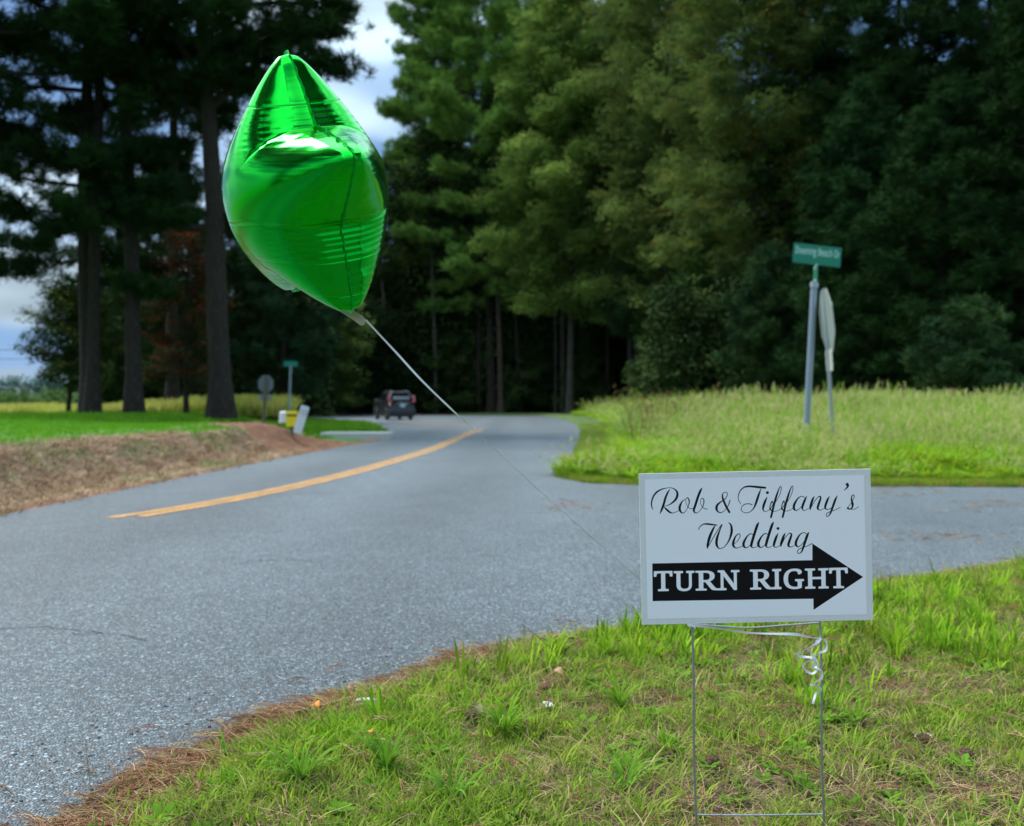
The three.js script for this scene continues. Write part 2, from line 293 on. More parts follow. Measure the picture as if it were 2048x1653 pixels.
// a tree: trunk, branches and a crown of many small sprays carried by the branches
function tree(name, label, o) {
  const r = rng(o.seed), d = o.d, x = o.x ?? xAt(o.u, d), y0 = o.y0 ?? 0, h = o.h, kind = o.kind ?? 'pine', pine = kind === 'pine';
  const t = thing(name, label, 'tree', [x, y0 - 0.05, -d], 0, o.group);
  const lean = o.lean ?? [0, 0], wob = o.wob ?? 0.015, tr = o.r ?? h * 0.014, n = 16, path = [], rad = [];
  for (let k = 0; k <= n; k++) { const f = k / n; path.push(V(lean[0] * f * h + wob * h * N3(f * 2.4, o.seed * 1.7) * f * 2, f * h, lean[1] * f * h + wob * h * N3(f * 2.4, o.seed * 1.7 + 9) * f * 2)); rad.push(tr * (f < 0.06 ? 1 + 0.55 * (1 - f / 0.06) : 1) * Math.pow(1 - f, 0.7) + 0.012); }
  const trunk = new Geo().tube(path, rad, 12, 0.8, 0.18, o.seed);
  if (o.twin) { const p2 = path.map((p, k) => p.clone().add(V(o.twin * Math.min(1, 0.35 + k / n * 2), 0, 0.2))); obj('trunk', new Geo().tube(p2, rad.map((q) => q * 0.85), 12, 0.8, 0.18, o.seed + 3).build(), o.bark ?? BARK.pine, t); }
  const P = (f) => { const q = clamp(f, 0, 0.999) * n, k = Math.floor(q); return path[k].clone().lerp(path[k + 1], q - k); };
  const base = o.base ?? 0.4, R = o.R, nb = o.nb ?? 46, lists = [[], []], br = trunk, branches = [];
  for (let k = 0; k < nb; k++) {
    const rel = (k + r()) / nb, f = base + (1 - base) * Math.pow(rel, 0.9), env = o.env ? o.env(rel) : pine ? Math.min(1, 0.5 + rel * 1.6) * Math.pow(1 - rel, 0.55) : Math.sqrt(Math.max(0, 1 - (2 * rel - 0.85) ** 2 / 1.35));
    const az = k * 2.39996 + r() * 0.9, len = Math.max(0.5, R * env * (0.7 + 0.5 * r())), el = o.el ?? (pine ? 0.15 : 0.5), e = el + (rel - 0.4) * 0.8 + 0.25 * (r() - 0.5);
    const s = P(f), dir = V(Math.cos(az) * Math.cos(e), Math.sin(e), Math.sin(az) * Math.cos(e)), pts = [];
    for (let q = 0; q <= 5; q++) { const g = q / 5; pts.push(s.clone().addScaledVector(dir, g * len).add(V(N3(g * 3, k, o.seed) * len * 0.14, (pine ? 0.22 : 0.06) * len * g * g - (o.droop ?? 0.16) * len * g, N3(g * 3, k + 40, o.seed) * len * 0.14))); }
    branches.push({ pts, len, rel });
    const r0 = Math.max(0.014, (o.limb ?? 0.017) * len);
    br.tube(pts, pts.map((_, q) => r0 * (1 - 0.85 * q / 5)), 5, 0.8, 0, 0, false);
  }
  for (const L of o.limbs ?? []) {                              // limbs that the photograph shows one by one
    const s = P(L[0]), pts = curve([s, s.clone().add(V(...L[1])), s.clone().add(V(...L[2]))], 9), len = pts[0].distanceTo(pts[9]);
    br.tube(pts, pts.map((_, q) => (L[3] ?? 0.15) * (1 - 0.8 * q / 9)), 7, 0.8, 0, 0, false);
    branches.push({ pts: pts.filter((_, q) => q >= 3), len, rel: 0.5 });
  }
  obj('trunk', br.build(), o.bark ?? BARK.pine, t);
  const total = branches.reduce((a, b) => a + b.len, 0), count = o.n ?? 1800, sc = o.size ?? 1, cols = o.cols, c0 = V(0, 0, 0);
  for (const b of branches) {
    const m = Math.round(count * b.len / total);
    for (let k = 0; k < m; k++) {
      const f = Math.pow(r(), 0.6) * 0.85 + 0.15, q = f * (b.pts.length - 1) * 0.999, i = Math.floor(q), p = b.pts[i].clone().lerp(b.pts[i + 1], q - i);
      const sp = (o.spread ?? 0.2) * Math.min(b.len, 4.5) * (1.15 - 0.6 * f) + 0.12 * sc, ga = () => (r() + r() + r() - 1.5) * 1.3;
      p.add(V(ga() * sp, ga() * sp * (o.flat ?? 0.5) + 0.1 * sc, ga() * sp));
      const cn = clamp(0.5 + 1.5 * fbm((p.x + x) * 0.45, p.y * 0.45, p.z * 0.45 + o.seed, 2), 0, 1), A = cols[0], B = cols[1], tone = 0.75 + 0.5 * r(), yel = o.accent && r() < o.accentShare ? o.accent : null;
      const c = yel ? yel.map((v) => v * tone) : A.map((v, j) => lerp(v, B[j], cn) * tone);
      const s = sc * (0.7 + 0.6 * r());
      lists[r() < 0.5 ? 0 : 1].push({ p, q: pine ? qOf(r, 1.1) : qOf(r, 1.0), s: V(s, s, s), c });
    }
  }
  const shapes = pine ? TUFT : SPRAY, m = pine ? pineLeaf : o.cols === G.dim ? dimLeaf : broadLeaf;
  lists.forEach((l, k) => l.length && inst('crown', shapes[k], m, l, t));
  return t;
}
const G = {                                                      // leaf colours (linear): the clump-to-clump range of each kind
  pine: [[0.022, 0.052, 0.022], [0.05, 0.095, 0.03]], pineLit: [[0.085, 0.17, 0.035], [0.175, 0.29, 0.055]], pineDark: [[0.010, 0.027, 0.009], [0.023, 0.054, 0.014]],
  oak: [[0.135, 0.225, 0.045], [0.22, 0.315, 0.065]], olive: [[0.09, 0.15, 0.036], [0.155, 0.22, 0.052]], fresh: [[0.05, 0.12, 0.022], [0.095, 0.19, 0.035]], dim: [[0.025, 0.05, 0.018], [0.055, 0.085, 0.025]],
};
const LAWN = 0.45;
// the big pines on the left lawn
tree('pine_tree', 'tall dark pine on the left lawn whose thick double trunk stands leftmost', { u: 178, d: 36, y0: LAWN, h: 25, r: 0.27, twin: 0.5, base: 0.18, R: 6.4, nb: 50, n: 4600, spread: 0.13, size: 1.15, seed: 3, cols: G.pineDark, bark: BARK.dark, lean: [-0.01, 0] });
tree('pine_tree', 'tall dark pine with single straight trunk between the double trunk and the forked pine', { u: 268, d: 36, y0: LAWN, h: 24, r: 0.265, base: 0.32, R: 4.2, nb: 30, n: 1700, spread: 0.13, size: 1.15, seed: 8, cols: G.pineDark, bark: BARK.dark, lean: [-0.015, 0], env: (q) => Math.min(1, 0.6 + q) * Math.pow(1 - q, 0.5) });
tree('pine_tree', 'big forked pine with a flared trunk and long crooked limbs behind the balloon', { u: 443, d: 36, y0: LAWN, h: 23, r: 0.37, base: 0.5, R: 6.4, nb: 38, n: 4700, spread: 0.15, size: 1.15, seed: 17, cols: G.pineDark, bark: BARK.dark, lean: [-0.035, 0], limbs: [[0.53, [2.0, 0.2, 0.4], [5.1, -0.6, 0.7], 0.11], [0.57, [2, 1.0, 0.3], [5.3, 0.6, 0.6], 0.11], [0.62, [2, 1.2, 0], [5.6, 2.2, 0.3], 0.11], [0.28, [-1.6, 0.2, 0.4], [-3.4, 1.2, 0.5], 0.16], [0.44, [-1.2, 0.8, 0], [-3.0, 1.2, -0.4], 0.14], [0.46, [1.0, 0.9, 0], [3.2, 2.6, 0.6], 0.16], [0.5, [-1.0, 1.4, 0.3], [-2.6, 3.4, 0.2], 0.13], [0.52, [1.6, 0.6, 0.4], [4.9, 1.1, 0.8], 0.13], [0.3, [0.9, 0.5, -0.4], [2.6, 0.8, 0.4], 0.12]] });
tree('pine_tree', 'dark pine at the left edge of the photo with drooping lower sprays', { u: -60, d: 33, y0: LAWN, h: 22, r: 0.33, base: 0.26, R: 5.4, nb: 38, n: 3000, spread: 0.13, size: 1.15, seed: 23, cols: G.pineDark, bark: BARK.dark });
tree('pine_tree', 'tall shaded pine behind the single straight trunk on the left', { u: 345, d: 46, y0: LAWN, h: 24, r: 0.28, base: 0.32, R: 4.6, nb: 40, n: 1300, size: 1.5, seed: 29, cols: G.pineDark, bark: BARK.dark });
tree('broadleaf_tree', 'small rounded green tree left of the double trunk at the crop edge', { u: 135, d: 41, y0: LAWN, h: 4.6, r: 0.09, base: 0.25, R: 1.9, nb: 26, n: 900, size: 0.8, seed: 31, kind: 'broad', cols: G.dim, lean: [0.08, 0], accent: [0.10, 0.13, 0.02], accentShare: 0.15 });
tree('pine_tree', 'middle-sized shaded pine behind the gap between the single trunk and the forked pine', { u: 345, d: 50, y0: LAWN, h: 12, r: 0.2, base: 0.1, R: 3.6, nb: 46, n: 1500, size: 1.3, seed: 37, cols: G.dim });
tree('shrub_tree', 'rusty-leaved understorey tree in front of the dark pines left of the forked trunk', { u: 372, d: 39, y0: LAWN, h: 6.4, r: 0.1, base: 0.15, R: 1.7, nb: 22, n: 420, size: 0.8, seed: 41, kind: 'broad', cols: [[0.05, 0.035, 0.016], [0.03, 0.05, 0.02]], accent: [0.13, 0.035, 0.015], accentShare: 0.3 });
tree('pine_tree', 'soft bluish-green pine crown right below and behind the balloon', { u: 565, d: 52, y0: 0.3, h: 11.5, r: 0.2, base: 0.12, R: 3.4, nb: 52, n: 1900, size: 1.3, seed: 43, cols: [[0.022, 0.055, 0.028], [0.045, 0.09, 0.04]] });
tree('pine_tree', 'shaded pine between the forked trunk and the far stop sign', { u: 495, d: 56, y0: 0.3, h: 14, r: 0.2, base: 0.1, R: 3.4, nb: 52, n: 1700, size: 1.4, seed: 47, cols: G.dim });
tree('pine_tree', 'dense dark pine behind the trunks at the crop edge', { u: 235, d: 62, y0: 0.3, h: 15, r: 0.2, base: 0.06, R: 4.4, nb: 56, n: 1700, size: 1.6, seed: 53, cols: G.dim });
tree('broadleaf_tree', 'low yellowish-green tree at the roadside wood behind the far road sign', { u: 655, d: 84, y0: 0, h: 8.6, r: 0.12, base: 0.15, R: 3.4, nb: 34, n: 900, size: 1.5, seed: 59, kind: 'broad', cols: G.olive });
tree('broadleaf_tree', 'dark bushy tree over the road left of the black car', { u: 720, d: 94, y0: 0, h: 9, r: 0.14, base: 0.08, R: 4.2, nb: 40, n: 900, size: 1.7, seed: 61, kind: 'broad', cols: G.pineDark });

// the wood beyond the bend
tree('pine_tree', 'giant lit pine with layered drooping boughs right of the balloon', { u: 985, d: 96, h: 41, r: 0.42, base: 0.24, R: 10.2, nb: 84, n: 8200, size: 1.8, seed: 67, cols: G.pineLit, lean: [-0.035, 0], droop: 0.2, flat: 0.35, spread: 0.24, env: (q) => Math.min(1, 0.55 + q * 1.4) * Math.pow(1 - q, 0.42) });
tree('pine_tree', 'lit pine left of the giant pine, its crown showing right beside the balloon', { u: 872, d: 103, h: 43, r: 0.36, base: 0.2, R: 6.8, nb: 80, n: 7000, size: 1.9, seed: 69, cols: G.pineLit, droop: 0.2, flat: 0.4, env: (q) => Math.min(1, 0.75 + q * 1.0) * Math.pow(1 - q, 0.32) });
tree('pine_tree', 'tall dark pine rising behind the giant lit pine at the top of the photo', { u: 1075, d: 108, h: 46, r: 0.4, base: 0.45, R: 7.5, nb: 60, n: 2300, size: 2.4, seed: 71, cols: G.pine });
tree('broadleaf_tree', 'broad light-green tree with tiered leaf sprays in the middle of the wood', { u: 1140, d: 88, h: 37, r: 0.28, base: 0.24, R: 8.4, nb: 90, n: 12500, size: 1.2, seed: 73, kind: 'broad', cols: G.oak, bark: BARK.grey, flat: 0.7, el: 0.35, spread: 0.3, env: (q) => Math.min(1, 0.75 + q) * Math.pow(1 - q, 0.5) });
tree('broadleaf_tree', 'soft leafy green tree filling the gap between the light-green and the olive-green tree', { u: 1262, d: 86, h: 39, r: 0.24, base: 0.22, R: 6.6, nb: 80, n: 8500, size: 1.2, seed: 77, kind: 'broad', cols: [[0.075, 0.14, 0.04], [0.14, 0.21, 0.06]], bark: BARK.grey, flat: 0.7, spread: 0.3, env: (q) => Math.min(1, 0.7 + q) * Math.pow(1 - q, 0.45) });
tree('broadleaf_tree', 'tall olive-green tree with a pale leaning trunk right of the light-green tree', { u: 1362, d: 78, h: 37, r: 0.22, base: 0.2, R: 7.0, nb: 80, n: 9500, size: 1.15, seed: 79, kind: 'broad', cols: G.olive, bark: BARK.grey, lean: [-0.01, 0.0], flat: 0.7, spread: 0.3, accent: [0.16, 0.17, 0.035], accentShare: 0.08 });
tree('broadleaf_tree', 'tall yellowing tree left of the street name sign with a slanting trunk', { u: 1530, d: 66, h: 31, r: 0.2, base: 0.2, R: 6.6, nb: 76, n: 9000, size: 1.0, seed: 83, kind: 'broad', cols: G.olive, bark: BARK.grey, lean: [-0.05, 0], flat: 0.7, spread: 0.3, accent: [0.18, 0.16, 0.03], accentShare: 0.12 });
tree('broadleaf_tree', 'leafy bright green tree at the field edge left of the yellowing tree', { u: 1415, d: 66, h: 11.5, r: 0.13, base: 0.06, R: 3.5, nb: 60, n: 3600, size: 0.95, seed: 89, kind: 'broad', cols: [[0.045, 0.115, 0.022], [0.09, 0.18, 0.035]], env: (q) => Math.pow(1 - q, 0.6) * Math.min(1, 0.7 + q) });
tree('pine_tree', 'bushy green pine at the field edge just left of the street name sign', { u: 1540, d: 56, h: 9, r: 0.14, base: 0.03, R: 3.3, nb: 56, n: 1700, size: 1.3, seed: 97, cols: G.pine });
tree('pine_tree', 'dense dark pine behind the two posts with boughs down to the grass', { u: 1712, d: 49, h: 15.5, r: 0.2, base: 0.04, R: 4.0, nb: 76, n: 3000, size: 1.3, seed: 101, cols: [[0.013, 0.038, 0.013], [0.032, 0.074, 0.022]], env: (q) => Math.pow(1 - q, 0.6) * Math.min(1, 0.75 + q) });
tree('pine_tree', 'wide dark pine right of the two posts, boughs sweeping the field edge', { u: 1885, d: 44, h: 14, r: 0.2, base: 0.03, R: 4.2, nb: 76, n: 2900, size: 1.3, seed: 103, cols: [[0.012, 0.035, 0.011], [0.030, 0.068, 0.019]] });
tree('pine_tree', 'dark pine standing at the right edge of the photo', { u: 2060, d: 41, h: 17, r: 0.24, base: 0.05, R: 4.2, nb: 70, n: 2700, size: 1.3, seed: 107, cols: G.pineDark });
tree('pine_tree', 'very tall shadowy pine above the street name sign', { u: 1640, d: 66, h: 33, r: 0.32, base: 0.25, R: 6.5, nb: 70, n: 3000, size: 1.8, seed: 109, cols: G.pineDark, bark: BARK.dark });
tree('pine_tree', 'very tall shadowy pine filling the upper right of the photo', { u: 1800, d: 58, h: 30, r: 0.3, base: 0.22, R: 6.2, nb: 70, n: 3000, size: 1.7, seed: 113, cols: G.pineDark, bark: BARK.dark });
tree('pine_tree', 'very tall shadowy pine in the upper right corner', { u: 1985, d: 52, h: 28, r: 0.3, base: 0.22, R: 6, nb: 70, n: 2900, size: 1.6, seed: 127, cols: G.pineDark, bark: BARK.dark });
tree('broadleaf_tree', 'slim yellow-leaved tree hidden among the dark pines at right', { u: 1850, d: 50, h: 12, r: 0.1, base: 0.35, R: 2.0, nb: 26, n: 330, size: 1.0, seed: 131, kind: 'broad', cols: [[0.06, 0.075, 0.015], [0.09, 0.085, 0.02]], bark: BARK.dark });
tree('pine_tree', 'low bushy pine at the field edge in the right part of the photo', { u: 1930, d: 37, h: 4.2, r: 0.08, base: 0.02, R: 2.4, nb: 40, n: 1000, size: 1.0, seed: 137, cols: G.pine });
[[905, 97, 7.5, 3.2, 'low leafy understorey tree right of the car, half hidden behind the ribbon'], [1075, 95, 6.0, 2.8, 'low leafy understorey tree between the leaning dark trunk and the stout trunk'], [1190, 92, 7.0, 3.0, 'low leafy understorey tree right of the stout trunk'], [1322, 75, 6.5, 2.6, 'low dark understorey tree right of the crooked grey trunk'], [640, 88, 6.5, 3.4, 'low leafy understorey tree at the road edge left of the car']].forEach(([u, d, h, R, label], i) => tree('understorey_tree', label, { u, d, h, R, r: 0.08, base: 0.06, nb: 34, n: 900, size: 1.2, seed: 311 + i * 7, kind: 'broad', cols: [[0.04, 0.08, 0.022], [0.08, 0.13, 0.035]], bark: BARK.dark, env: (q) => Math.pow(1 - q, 0.5) }));
// slender trunks at the edge of the wood
const slim = [
  [1003, 94, 30, 0.26, [-0.03, 0], 'tan', 'straight brown trunk in the wood straight behind the ribbon'],
  [1042, 95, 29, 0.24, [-0.045, 0], 'pine', 'leaning dark trunk just right of the straight brown trunk in the wood'],
  [1128, 93, 28, 0.26, [-0.01, 0], 'tan', 'stout trunk under the light-green tree'],
  [1112, 93.5, 26, 0.14, [-0.02, 0], 'grey', 'thin grey trunk close beside the stout trunk under the light-green tree'],
  [1278, 82, 11, 0.10, [-0.05, 0], 'grey', 'thin pale short tree leaning at the left end of the tall grass'],
  [1296, 84, 25, 0.22, [-0.015, 0.02], 'grey', 'crooked grey trunk below the olive-green tree'],
  [958, 96, 27, 0.15, [0, 0], 'pine', 'thin dark trunk in the wood left of the straight brown trunk'],
  [872, 96, 26, 0.15, [-0.02, 0], 'grey', 'thin trunk in the wood right of the black car'],
  [1215, 90, 26, 0.16, [0.01, 0], 'pine', 'dark trunk between the stout trunk and the crooked grey trunk'],
  [775, 95, 22, 0.14, [-0.03, 0], 'tan', 'slanting trunk in the wood right above the black car'],
];
slim.forEach(([u, d, h, r, lean, b, label], i) => tree('slender_tree', label, { u, d, h, r, lean, base: 0.55, R: 3.2, nb: 24, n: 420, size: 1.8, seed: 140 + i * 3, kind: i % 2 ? 'broad' : 'pine', cols: i % 2 ? G.dim : G.pine, bark: BARK[b], wob: i === 5 ? 0.045 : 0.012 }));

// the pines that shed the cones and the straw: one on the verge to the right of the camera, one on the left lawn
tree('pine_tree', 'tall pine outside the picture over the right part of the near verge', { x: 5.4, d: 0.4, y0: 0, h: 19, r: 0.3, base: 0.24, R: 5.0, nb: 44, n: 2800, size: 1.2, seed: 211, cols: G.pine });
tree('pine_tree', 'tall pine outside the picture over the left edge of the near asphalt', { x: -6.4, d: -0.8, y0: 0.3, h: 20, r: 0.33, base: 0.22, R: 5.8, nb: 54, n: 3900, size: 1.3, seed: 223, cols: G.pine });
// the rest of the wood reads as one mass
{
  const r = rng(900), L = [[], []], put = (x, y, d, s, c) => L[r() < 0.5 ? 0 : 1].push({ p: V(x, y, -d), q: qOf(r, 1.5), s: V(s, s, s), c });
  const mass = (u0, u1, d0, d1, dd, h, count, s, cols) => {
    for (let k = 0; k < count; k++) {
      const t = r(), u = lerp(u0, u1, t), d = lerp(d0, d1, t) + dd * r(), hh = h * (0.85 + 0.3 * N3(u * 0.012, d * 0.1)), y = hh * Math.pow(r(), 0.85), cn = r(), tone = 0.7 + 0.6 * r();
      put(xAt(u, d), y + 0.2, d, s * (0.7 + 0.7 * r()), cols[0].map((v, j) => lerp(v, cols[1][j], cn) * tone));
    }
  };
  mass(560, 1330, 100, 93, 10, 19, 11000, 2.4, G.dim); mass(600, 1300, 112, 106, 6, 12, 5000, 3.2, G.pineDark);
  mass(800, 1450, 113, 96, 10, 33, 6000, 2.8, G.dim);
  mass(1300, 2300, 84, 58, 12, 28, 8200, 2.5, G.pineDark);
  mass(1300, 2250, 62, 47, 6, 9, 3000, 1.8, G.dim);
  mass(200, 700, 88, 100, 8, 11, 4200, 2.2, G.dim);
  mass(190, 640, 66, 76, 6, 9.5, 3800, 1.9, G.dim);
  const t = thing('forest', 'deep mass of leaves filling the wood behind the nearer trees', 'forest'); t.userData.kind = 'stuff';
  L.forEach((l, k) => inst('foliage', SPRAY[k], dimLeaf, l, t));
  const far = [[], []];
  for (let k = 0; k < 3600; k++) { const front = k % 2, d = front ? 170 + 12 * r() : 270 + 30 * r(), u = -500 + 1150 * r(), hh = front ? 3.2 + 1.4 * N3(u * 0.03, 2) : 7.8 + 2.5 * N3(u * 0.02, 4), s = front ? 3.2 : 5; far[k % 2].push({ p: V(xAt(u, d), hh * r(), -d), q: qOf(r, 0.8), s: V(s, s, s), c: front ? [0.075, 0.135, 0.035] : [0.03, 0.07, 0.055] }); }
  const w = thing('distant_woods', 'low line of distant trees beyond the crop on the left', 'forest'); w.userData.kind = 'stuff';
  far.forEach((l, k) => inst('foliage', SPRAY[k], dimLeaf, l, w));
}

// ───────── grass ─────────
function clumpGeo(seed, n, o) {
  const r = rng(seed), g = new Geo();
  for (let k = 0; k < n; k++) {
    const a = r() * 6.2832, q = (o.rad ?? 0.02) * Math.sqrt(r()), b = a + (r() - 0.5) * 2, h = o.h * (0.55 + 0.6 * r()), out = h * (o.out ?? 0.4) * (0.3 + r()), base = V(Math.cos(a) * q, 0, Math.sin(a) * q), w = o.w * (0.7 + 0.6 * r());
    const p = (f) => base.clone().add(V(Math.cos(b) * out * f * f, h * (f - (o.droop ?? 0.15) * f * f * f), Math.sin(b) * out * f * f));
    const side = V(-Math.sin(b), 0.25 * (r() - 0.5), Math.cos(b)), pts = o.seg === 2 ? [p(0), p(0.55), p(1)] : [p(0), p(0.35), p(0.7), p(1)];
    g.strip(pts, o.seg === 2 ? [w * 0.8, w, 0] : [w * 0.7, w, w * 0.75, 0], side);
    if (o.seed && r() < o.seed) { const e = p(1); for (let m = 0; m < 5; m++) { const s = e.clone().add(V((r() - 0.5) * 0.03, -0.018 * m, (r() - 0.5) * 0.03)); g.strip([s, s.clone().add(V((r() - 0.5) * 0.04, 0.03, (r() - 0.5) * 0.04)), s.clone().add(V((r() - 0.5) * 0.07, 0.055, (r() - 0.5) * 0.07))], [0.004, 0.012, 0], V(r() - 0.5, 0, r() - 0.5).normalize()); } }
  }
  return g.build();
}
const grassMat = leafMat(0.4), dryMat = std([1, 1, 1], { roughness: 1, side: THREE.DoubleSide });
const grassCol = (r, dry = 0) => { const t = r(), v = 0.55 + 0.75 * r(); const g = [lerp(0.15, 0.36, t) * v, lerp(0.34, 0.54, t) * v, lerp(0.018, 0.035, t) * v], s = [0.38 * v, 0.30 * v, 0.13 * v]; return g.map((q, j) => lerp(q, s[j], dry)); };
// near verge grass
{
  const r = rng(1001), short = [clumpGeo(1, 14, { h: 0.042, w: 0.0028, rad: 0.028, out: 0.9, seg: 2 }), clumpGeo(2, 14, { h: 0.055, w: 0.003, rad: 0.028, out: 0.7, seg: 2 })];
  const mid = [clumpGeo(3, 9, { h: 0.095, w: 0.0068, rad: 0.02, out: 0.6 }), clumpGeo(4, 8, { h: 0.13, w: 0.0072, rad: 0.02, out: 0.5 })];
  const S = [[], []], M = [[], []], D = [[], []];
  const spot = () => { const d = 1.75 + Math.pow(r(), 1.25) * 6.0, x = verge(d) - 0.02 + (Math.max(0.56 * d + 0.5 - verge(d), 0.2)) * r(); return [x, d]; };
  for (let k = 0; k < 30000; k++) { const [x, d] = spot(), dr = dryness(x, d); if (r() < dr * 0.85) continue; const s = 0.7 + 0.6 * r(); S[k % 2].push({ p: V(x, vergeY(x, d) - 0.004, -d), q: qOf(r, 0.35), s: V(s * 1.1, s, s * 1.1), c: grassCol(r, r() < 0.18 ? 0.7 : dr * 0.25) }); }
  for (let k = 0; k < 8000; k++) {
    const [x, d] = spot(), e = x - verge(d), g = 0.22 + 1.7 * fbm(x * 1.6 + 30, d * 1.6, 6, 3) + 0.5 * smooth(2.9, 3.4, d) * smooth(0.1, 0.5, e) - 0.9 * dryness(x, d) - 0.4 * smooth(0.35, 0.1, e) + 0.35 * smooth(0.9, 0.2, Math.abs(x - 0.75)) * smooth(2.5, 2.9, d);
    if (r() > g) continue; const s = 0.6 + 0.7 * r(); M[k % 2].push({ p: V(x, vergeY(x, d) - 0.006, -d), q: qOf(r, 0.3), s: V(s, s, s), c: grassCol(r, r() < 0.07 ? 0.6 : 0) });
  }
  const ros = (() => { const q = rng(77), g = new Geo(); for (let k = 0; k < 9; k++) { const a = k * 2.4 + q(), l = 0.018 + 0.014 * q(), d = V(Math.cos(a), 0.45 + 0.5 * q(), Math.sin(a)).normalize(), o = V(0.006 * q(), 0.004, 0.006 * q()); g.strip([0, 0.35, 0.65, 0.9, 1].map((f) => o.clone().addScaledVector(d, l * f).add(V(0, -0.006 * f * f, 0))), [0.002, 0.009, 0.011, 0.006, 0], V(-Math.sin(a), 0, Math.cos(a))); } return g.build(); })(), W = [];
  for (let k = 0; k < 2600; k++) { const [x, d] = spot(), n = 0.5 + 1.6 * fbm(x * 2.2 + 50, d * 2.2, 3, 3); if (r() > n) continue; const s = 0.7 + 0.9 * r(), v = 0.7 + 0.5 * r(); W.push({ p: V(x, vergeY(x, d) + 0.012 * r(), -d), q: qOf(r, 0.5), s: V(s, s, s), c: [0.16 * v, 0.33 * v, 0.03 * v] }); }
  const straw = [clumpGeo(5, 10, { h: 0.014, w: 0.0022, rad: 0.05, out: 4.5, seg: 2 }), clumpGeo(6, 10, { h: 0.02, w: 0.002, rad: 0.05, out: 3.5, seg: 2 })];
  for (let k = 0; k < 9000; k++) { const [x, d] = spot(); if (r() > dryness(x, d) * 1.1) continue; const v = 0.7 + 0.6 * r(), s = 0.8 + 0.7 * r(); D[k % 2].push({ p: V(x, vergeY(x, d) + 0.004, -d), q: qOf(r, 0.25), s: V(s, s, s), c: r() < 0.6 ? [0.30 * v, 0.22 * v, 0.11 * v] : [0.17 * v, 0.10 * v, 0.06 * v] }); }
  const t = thing('verge_grass', 'short mixed grass covering the near verge around the yard sign', 'grass'); t.userData.kind = 'stuff';
  S.forEach((l, k) => inst('turf', short[k], grassMat, l, t)); M.forEach((l, k) => inst('long_blades', mid[k], grassMat, l, t)); D.forEach((l, k) => inst('dead_grass', straw[k], dryMat, l, t)); inst('leaf_rosettes', ros, grassMat, W, t);
}
// pine needles along the asphalt's edge and scattered about
{
  const r = rng(1500), gs = [1, 2, 3].map((s) => { const q = rng(70 + s), g = new Geo(); for (let k = 0; k < 3; k++) { const b = (k - 1) * 0.10 + 0.05 * q(), l = 0.075 + 0.03 * q(), bend = 0.03 * (q() - 0.5); const pts = [0, 0.35, 0.7, 1].map((f) => V(l * f * Math.cos(b), 0.012 * Math.sin(f * 3.1) * (0.4 + q()) + 0.001, l * f * Math.sin(b) + bend * f * f)); g.tube(pts, [0.0009, 0.0009, 0.0008, 0.0003], 3, 1, 0, 0, false); } return g.build(); });
  const L = [[], [], []], put = (x, d, y, tilt = 0.3) => { const v = 0.6 + 0.7 * r(), c = r() < 0.7 ? [0.29 * v, 0.14 * v, 0.07 * v] : [0.42 * v, 0.29 * v, 0.15 * v]; L[Math.floor(r() * 3)].push({ p: V(x, y, -d), q: qOf(r, tilt), s: V(1, 1, 1).multiplyScalar(0.7 + 0.5 * r()), c }); };
  for (let k = 0; k < 9500; k++) { const d = 1.9 + Math.pow(r(), 1.3) * 4.4, clump = smooth(-0.25, 0.35, fbm(d * 2.3, 5, 1, 3)), off = (r() + r() - 1) * 0.13 + 0.03; if (r() > 0.25 + 0.75 * clump) continue; const x = verge(d) + off; put(x, d, Math.max(vergeY(x, d), 0) + 0.002 + 0.022 * r() * clump, 0.28); }
  for (let k = 0; k < 1500; k++) { const d = 1.9 + r() * 4, x = verge(d) + 0.2 + r() * 2.6; put(x, d, vergeY(x, d) + 0.008 + 0.02 * r(), 0.3); }
  for (let k = 0; k < 60; k++) { const d = 2.2 + r() * 3.6, x = verge(d) - Math.pow(r(), 2) * 0.5; put(x, d, 0.003, 0.02); }
  for (let k = 0; k < 700; k++) { const c = [[1155, 1012, 60], [1400, 1035, 60], [1850, 1075, 90], [1780, 985, 60], [1990, 1010, 50], [1860, 1170, 150]][k % 6], [x, d] = gp(c[0] + (r() + r() - 1) * 2.2 * c[2], c[1] + (r() + r() + r() - 1.5) * 13); if (r() < 0.55) continue; put(x, d, 0.004, 0.03); }
  const t = thing('pine_straw', 'reddish pine straw drifted along the near asphalt edge', 'pine straw'); t.userData.kind = 'stuff';
  L.forEach((l, k) => inst('needles', gs[k], dryMat, l, t));
}
{ // loose grit at the asphalt's crumbling edge
  const r = rng(1700), g = new THREE.IcosahedronGeometry(0.0045, 1), p = g.attributes.position; for (let k = 0; k < p.count; k++) { const f = 1 + 0.5 * N3(p.getX(k) * 300, p.getY(k) * 300, p.getZ(k) * 300); p.setXYZ(k, p.getX(k) * f, p.getY(k) * f * 0.7, p.getZ(k) * f); } g.computeVertexNormals();
  const L = []; for (let k = 0; k < 900; k++) { const d = 2 + Math.pow(r(), 1.2) * 4, x = verge(d) - Math.pow(r(), 2.2) * 0.55 + 0.03, v = 0.1 + 0.35 * r() * r(), s = 0.5 + 1.3 * r() * r(); L.push({ p: V(x, 0.0015, -d), q: qOf(r, 1), s: V(s, s, s), c: r() < 0.15 ? [v * 1.3, v, v * 0.8] : [v * 0.9, v, v * 1.08] }); }
  const t = thing('grit', 'loose grit scattered along the near asphalt edge', 'grit'); t.userData.kind = 'stuff'; inst('stones', g, std([1, 1, 1], { roughness: 0.8 }), L, t);
}
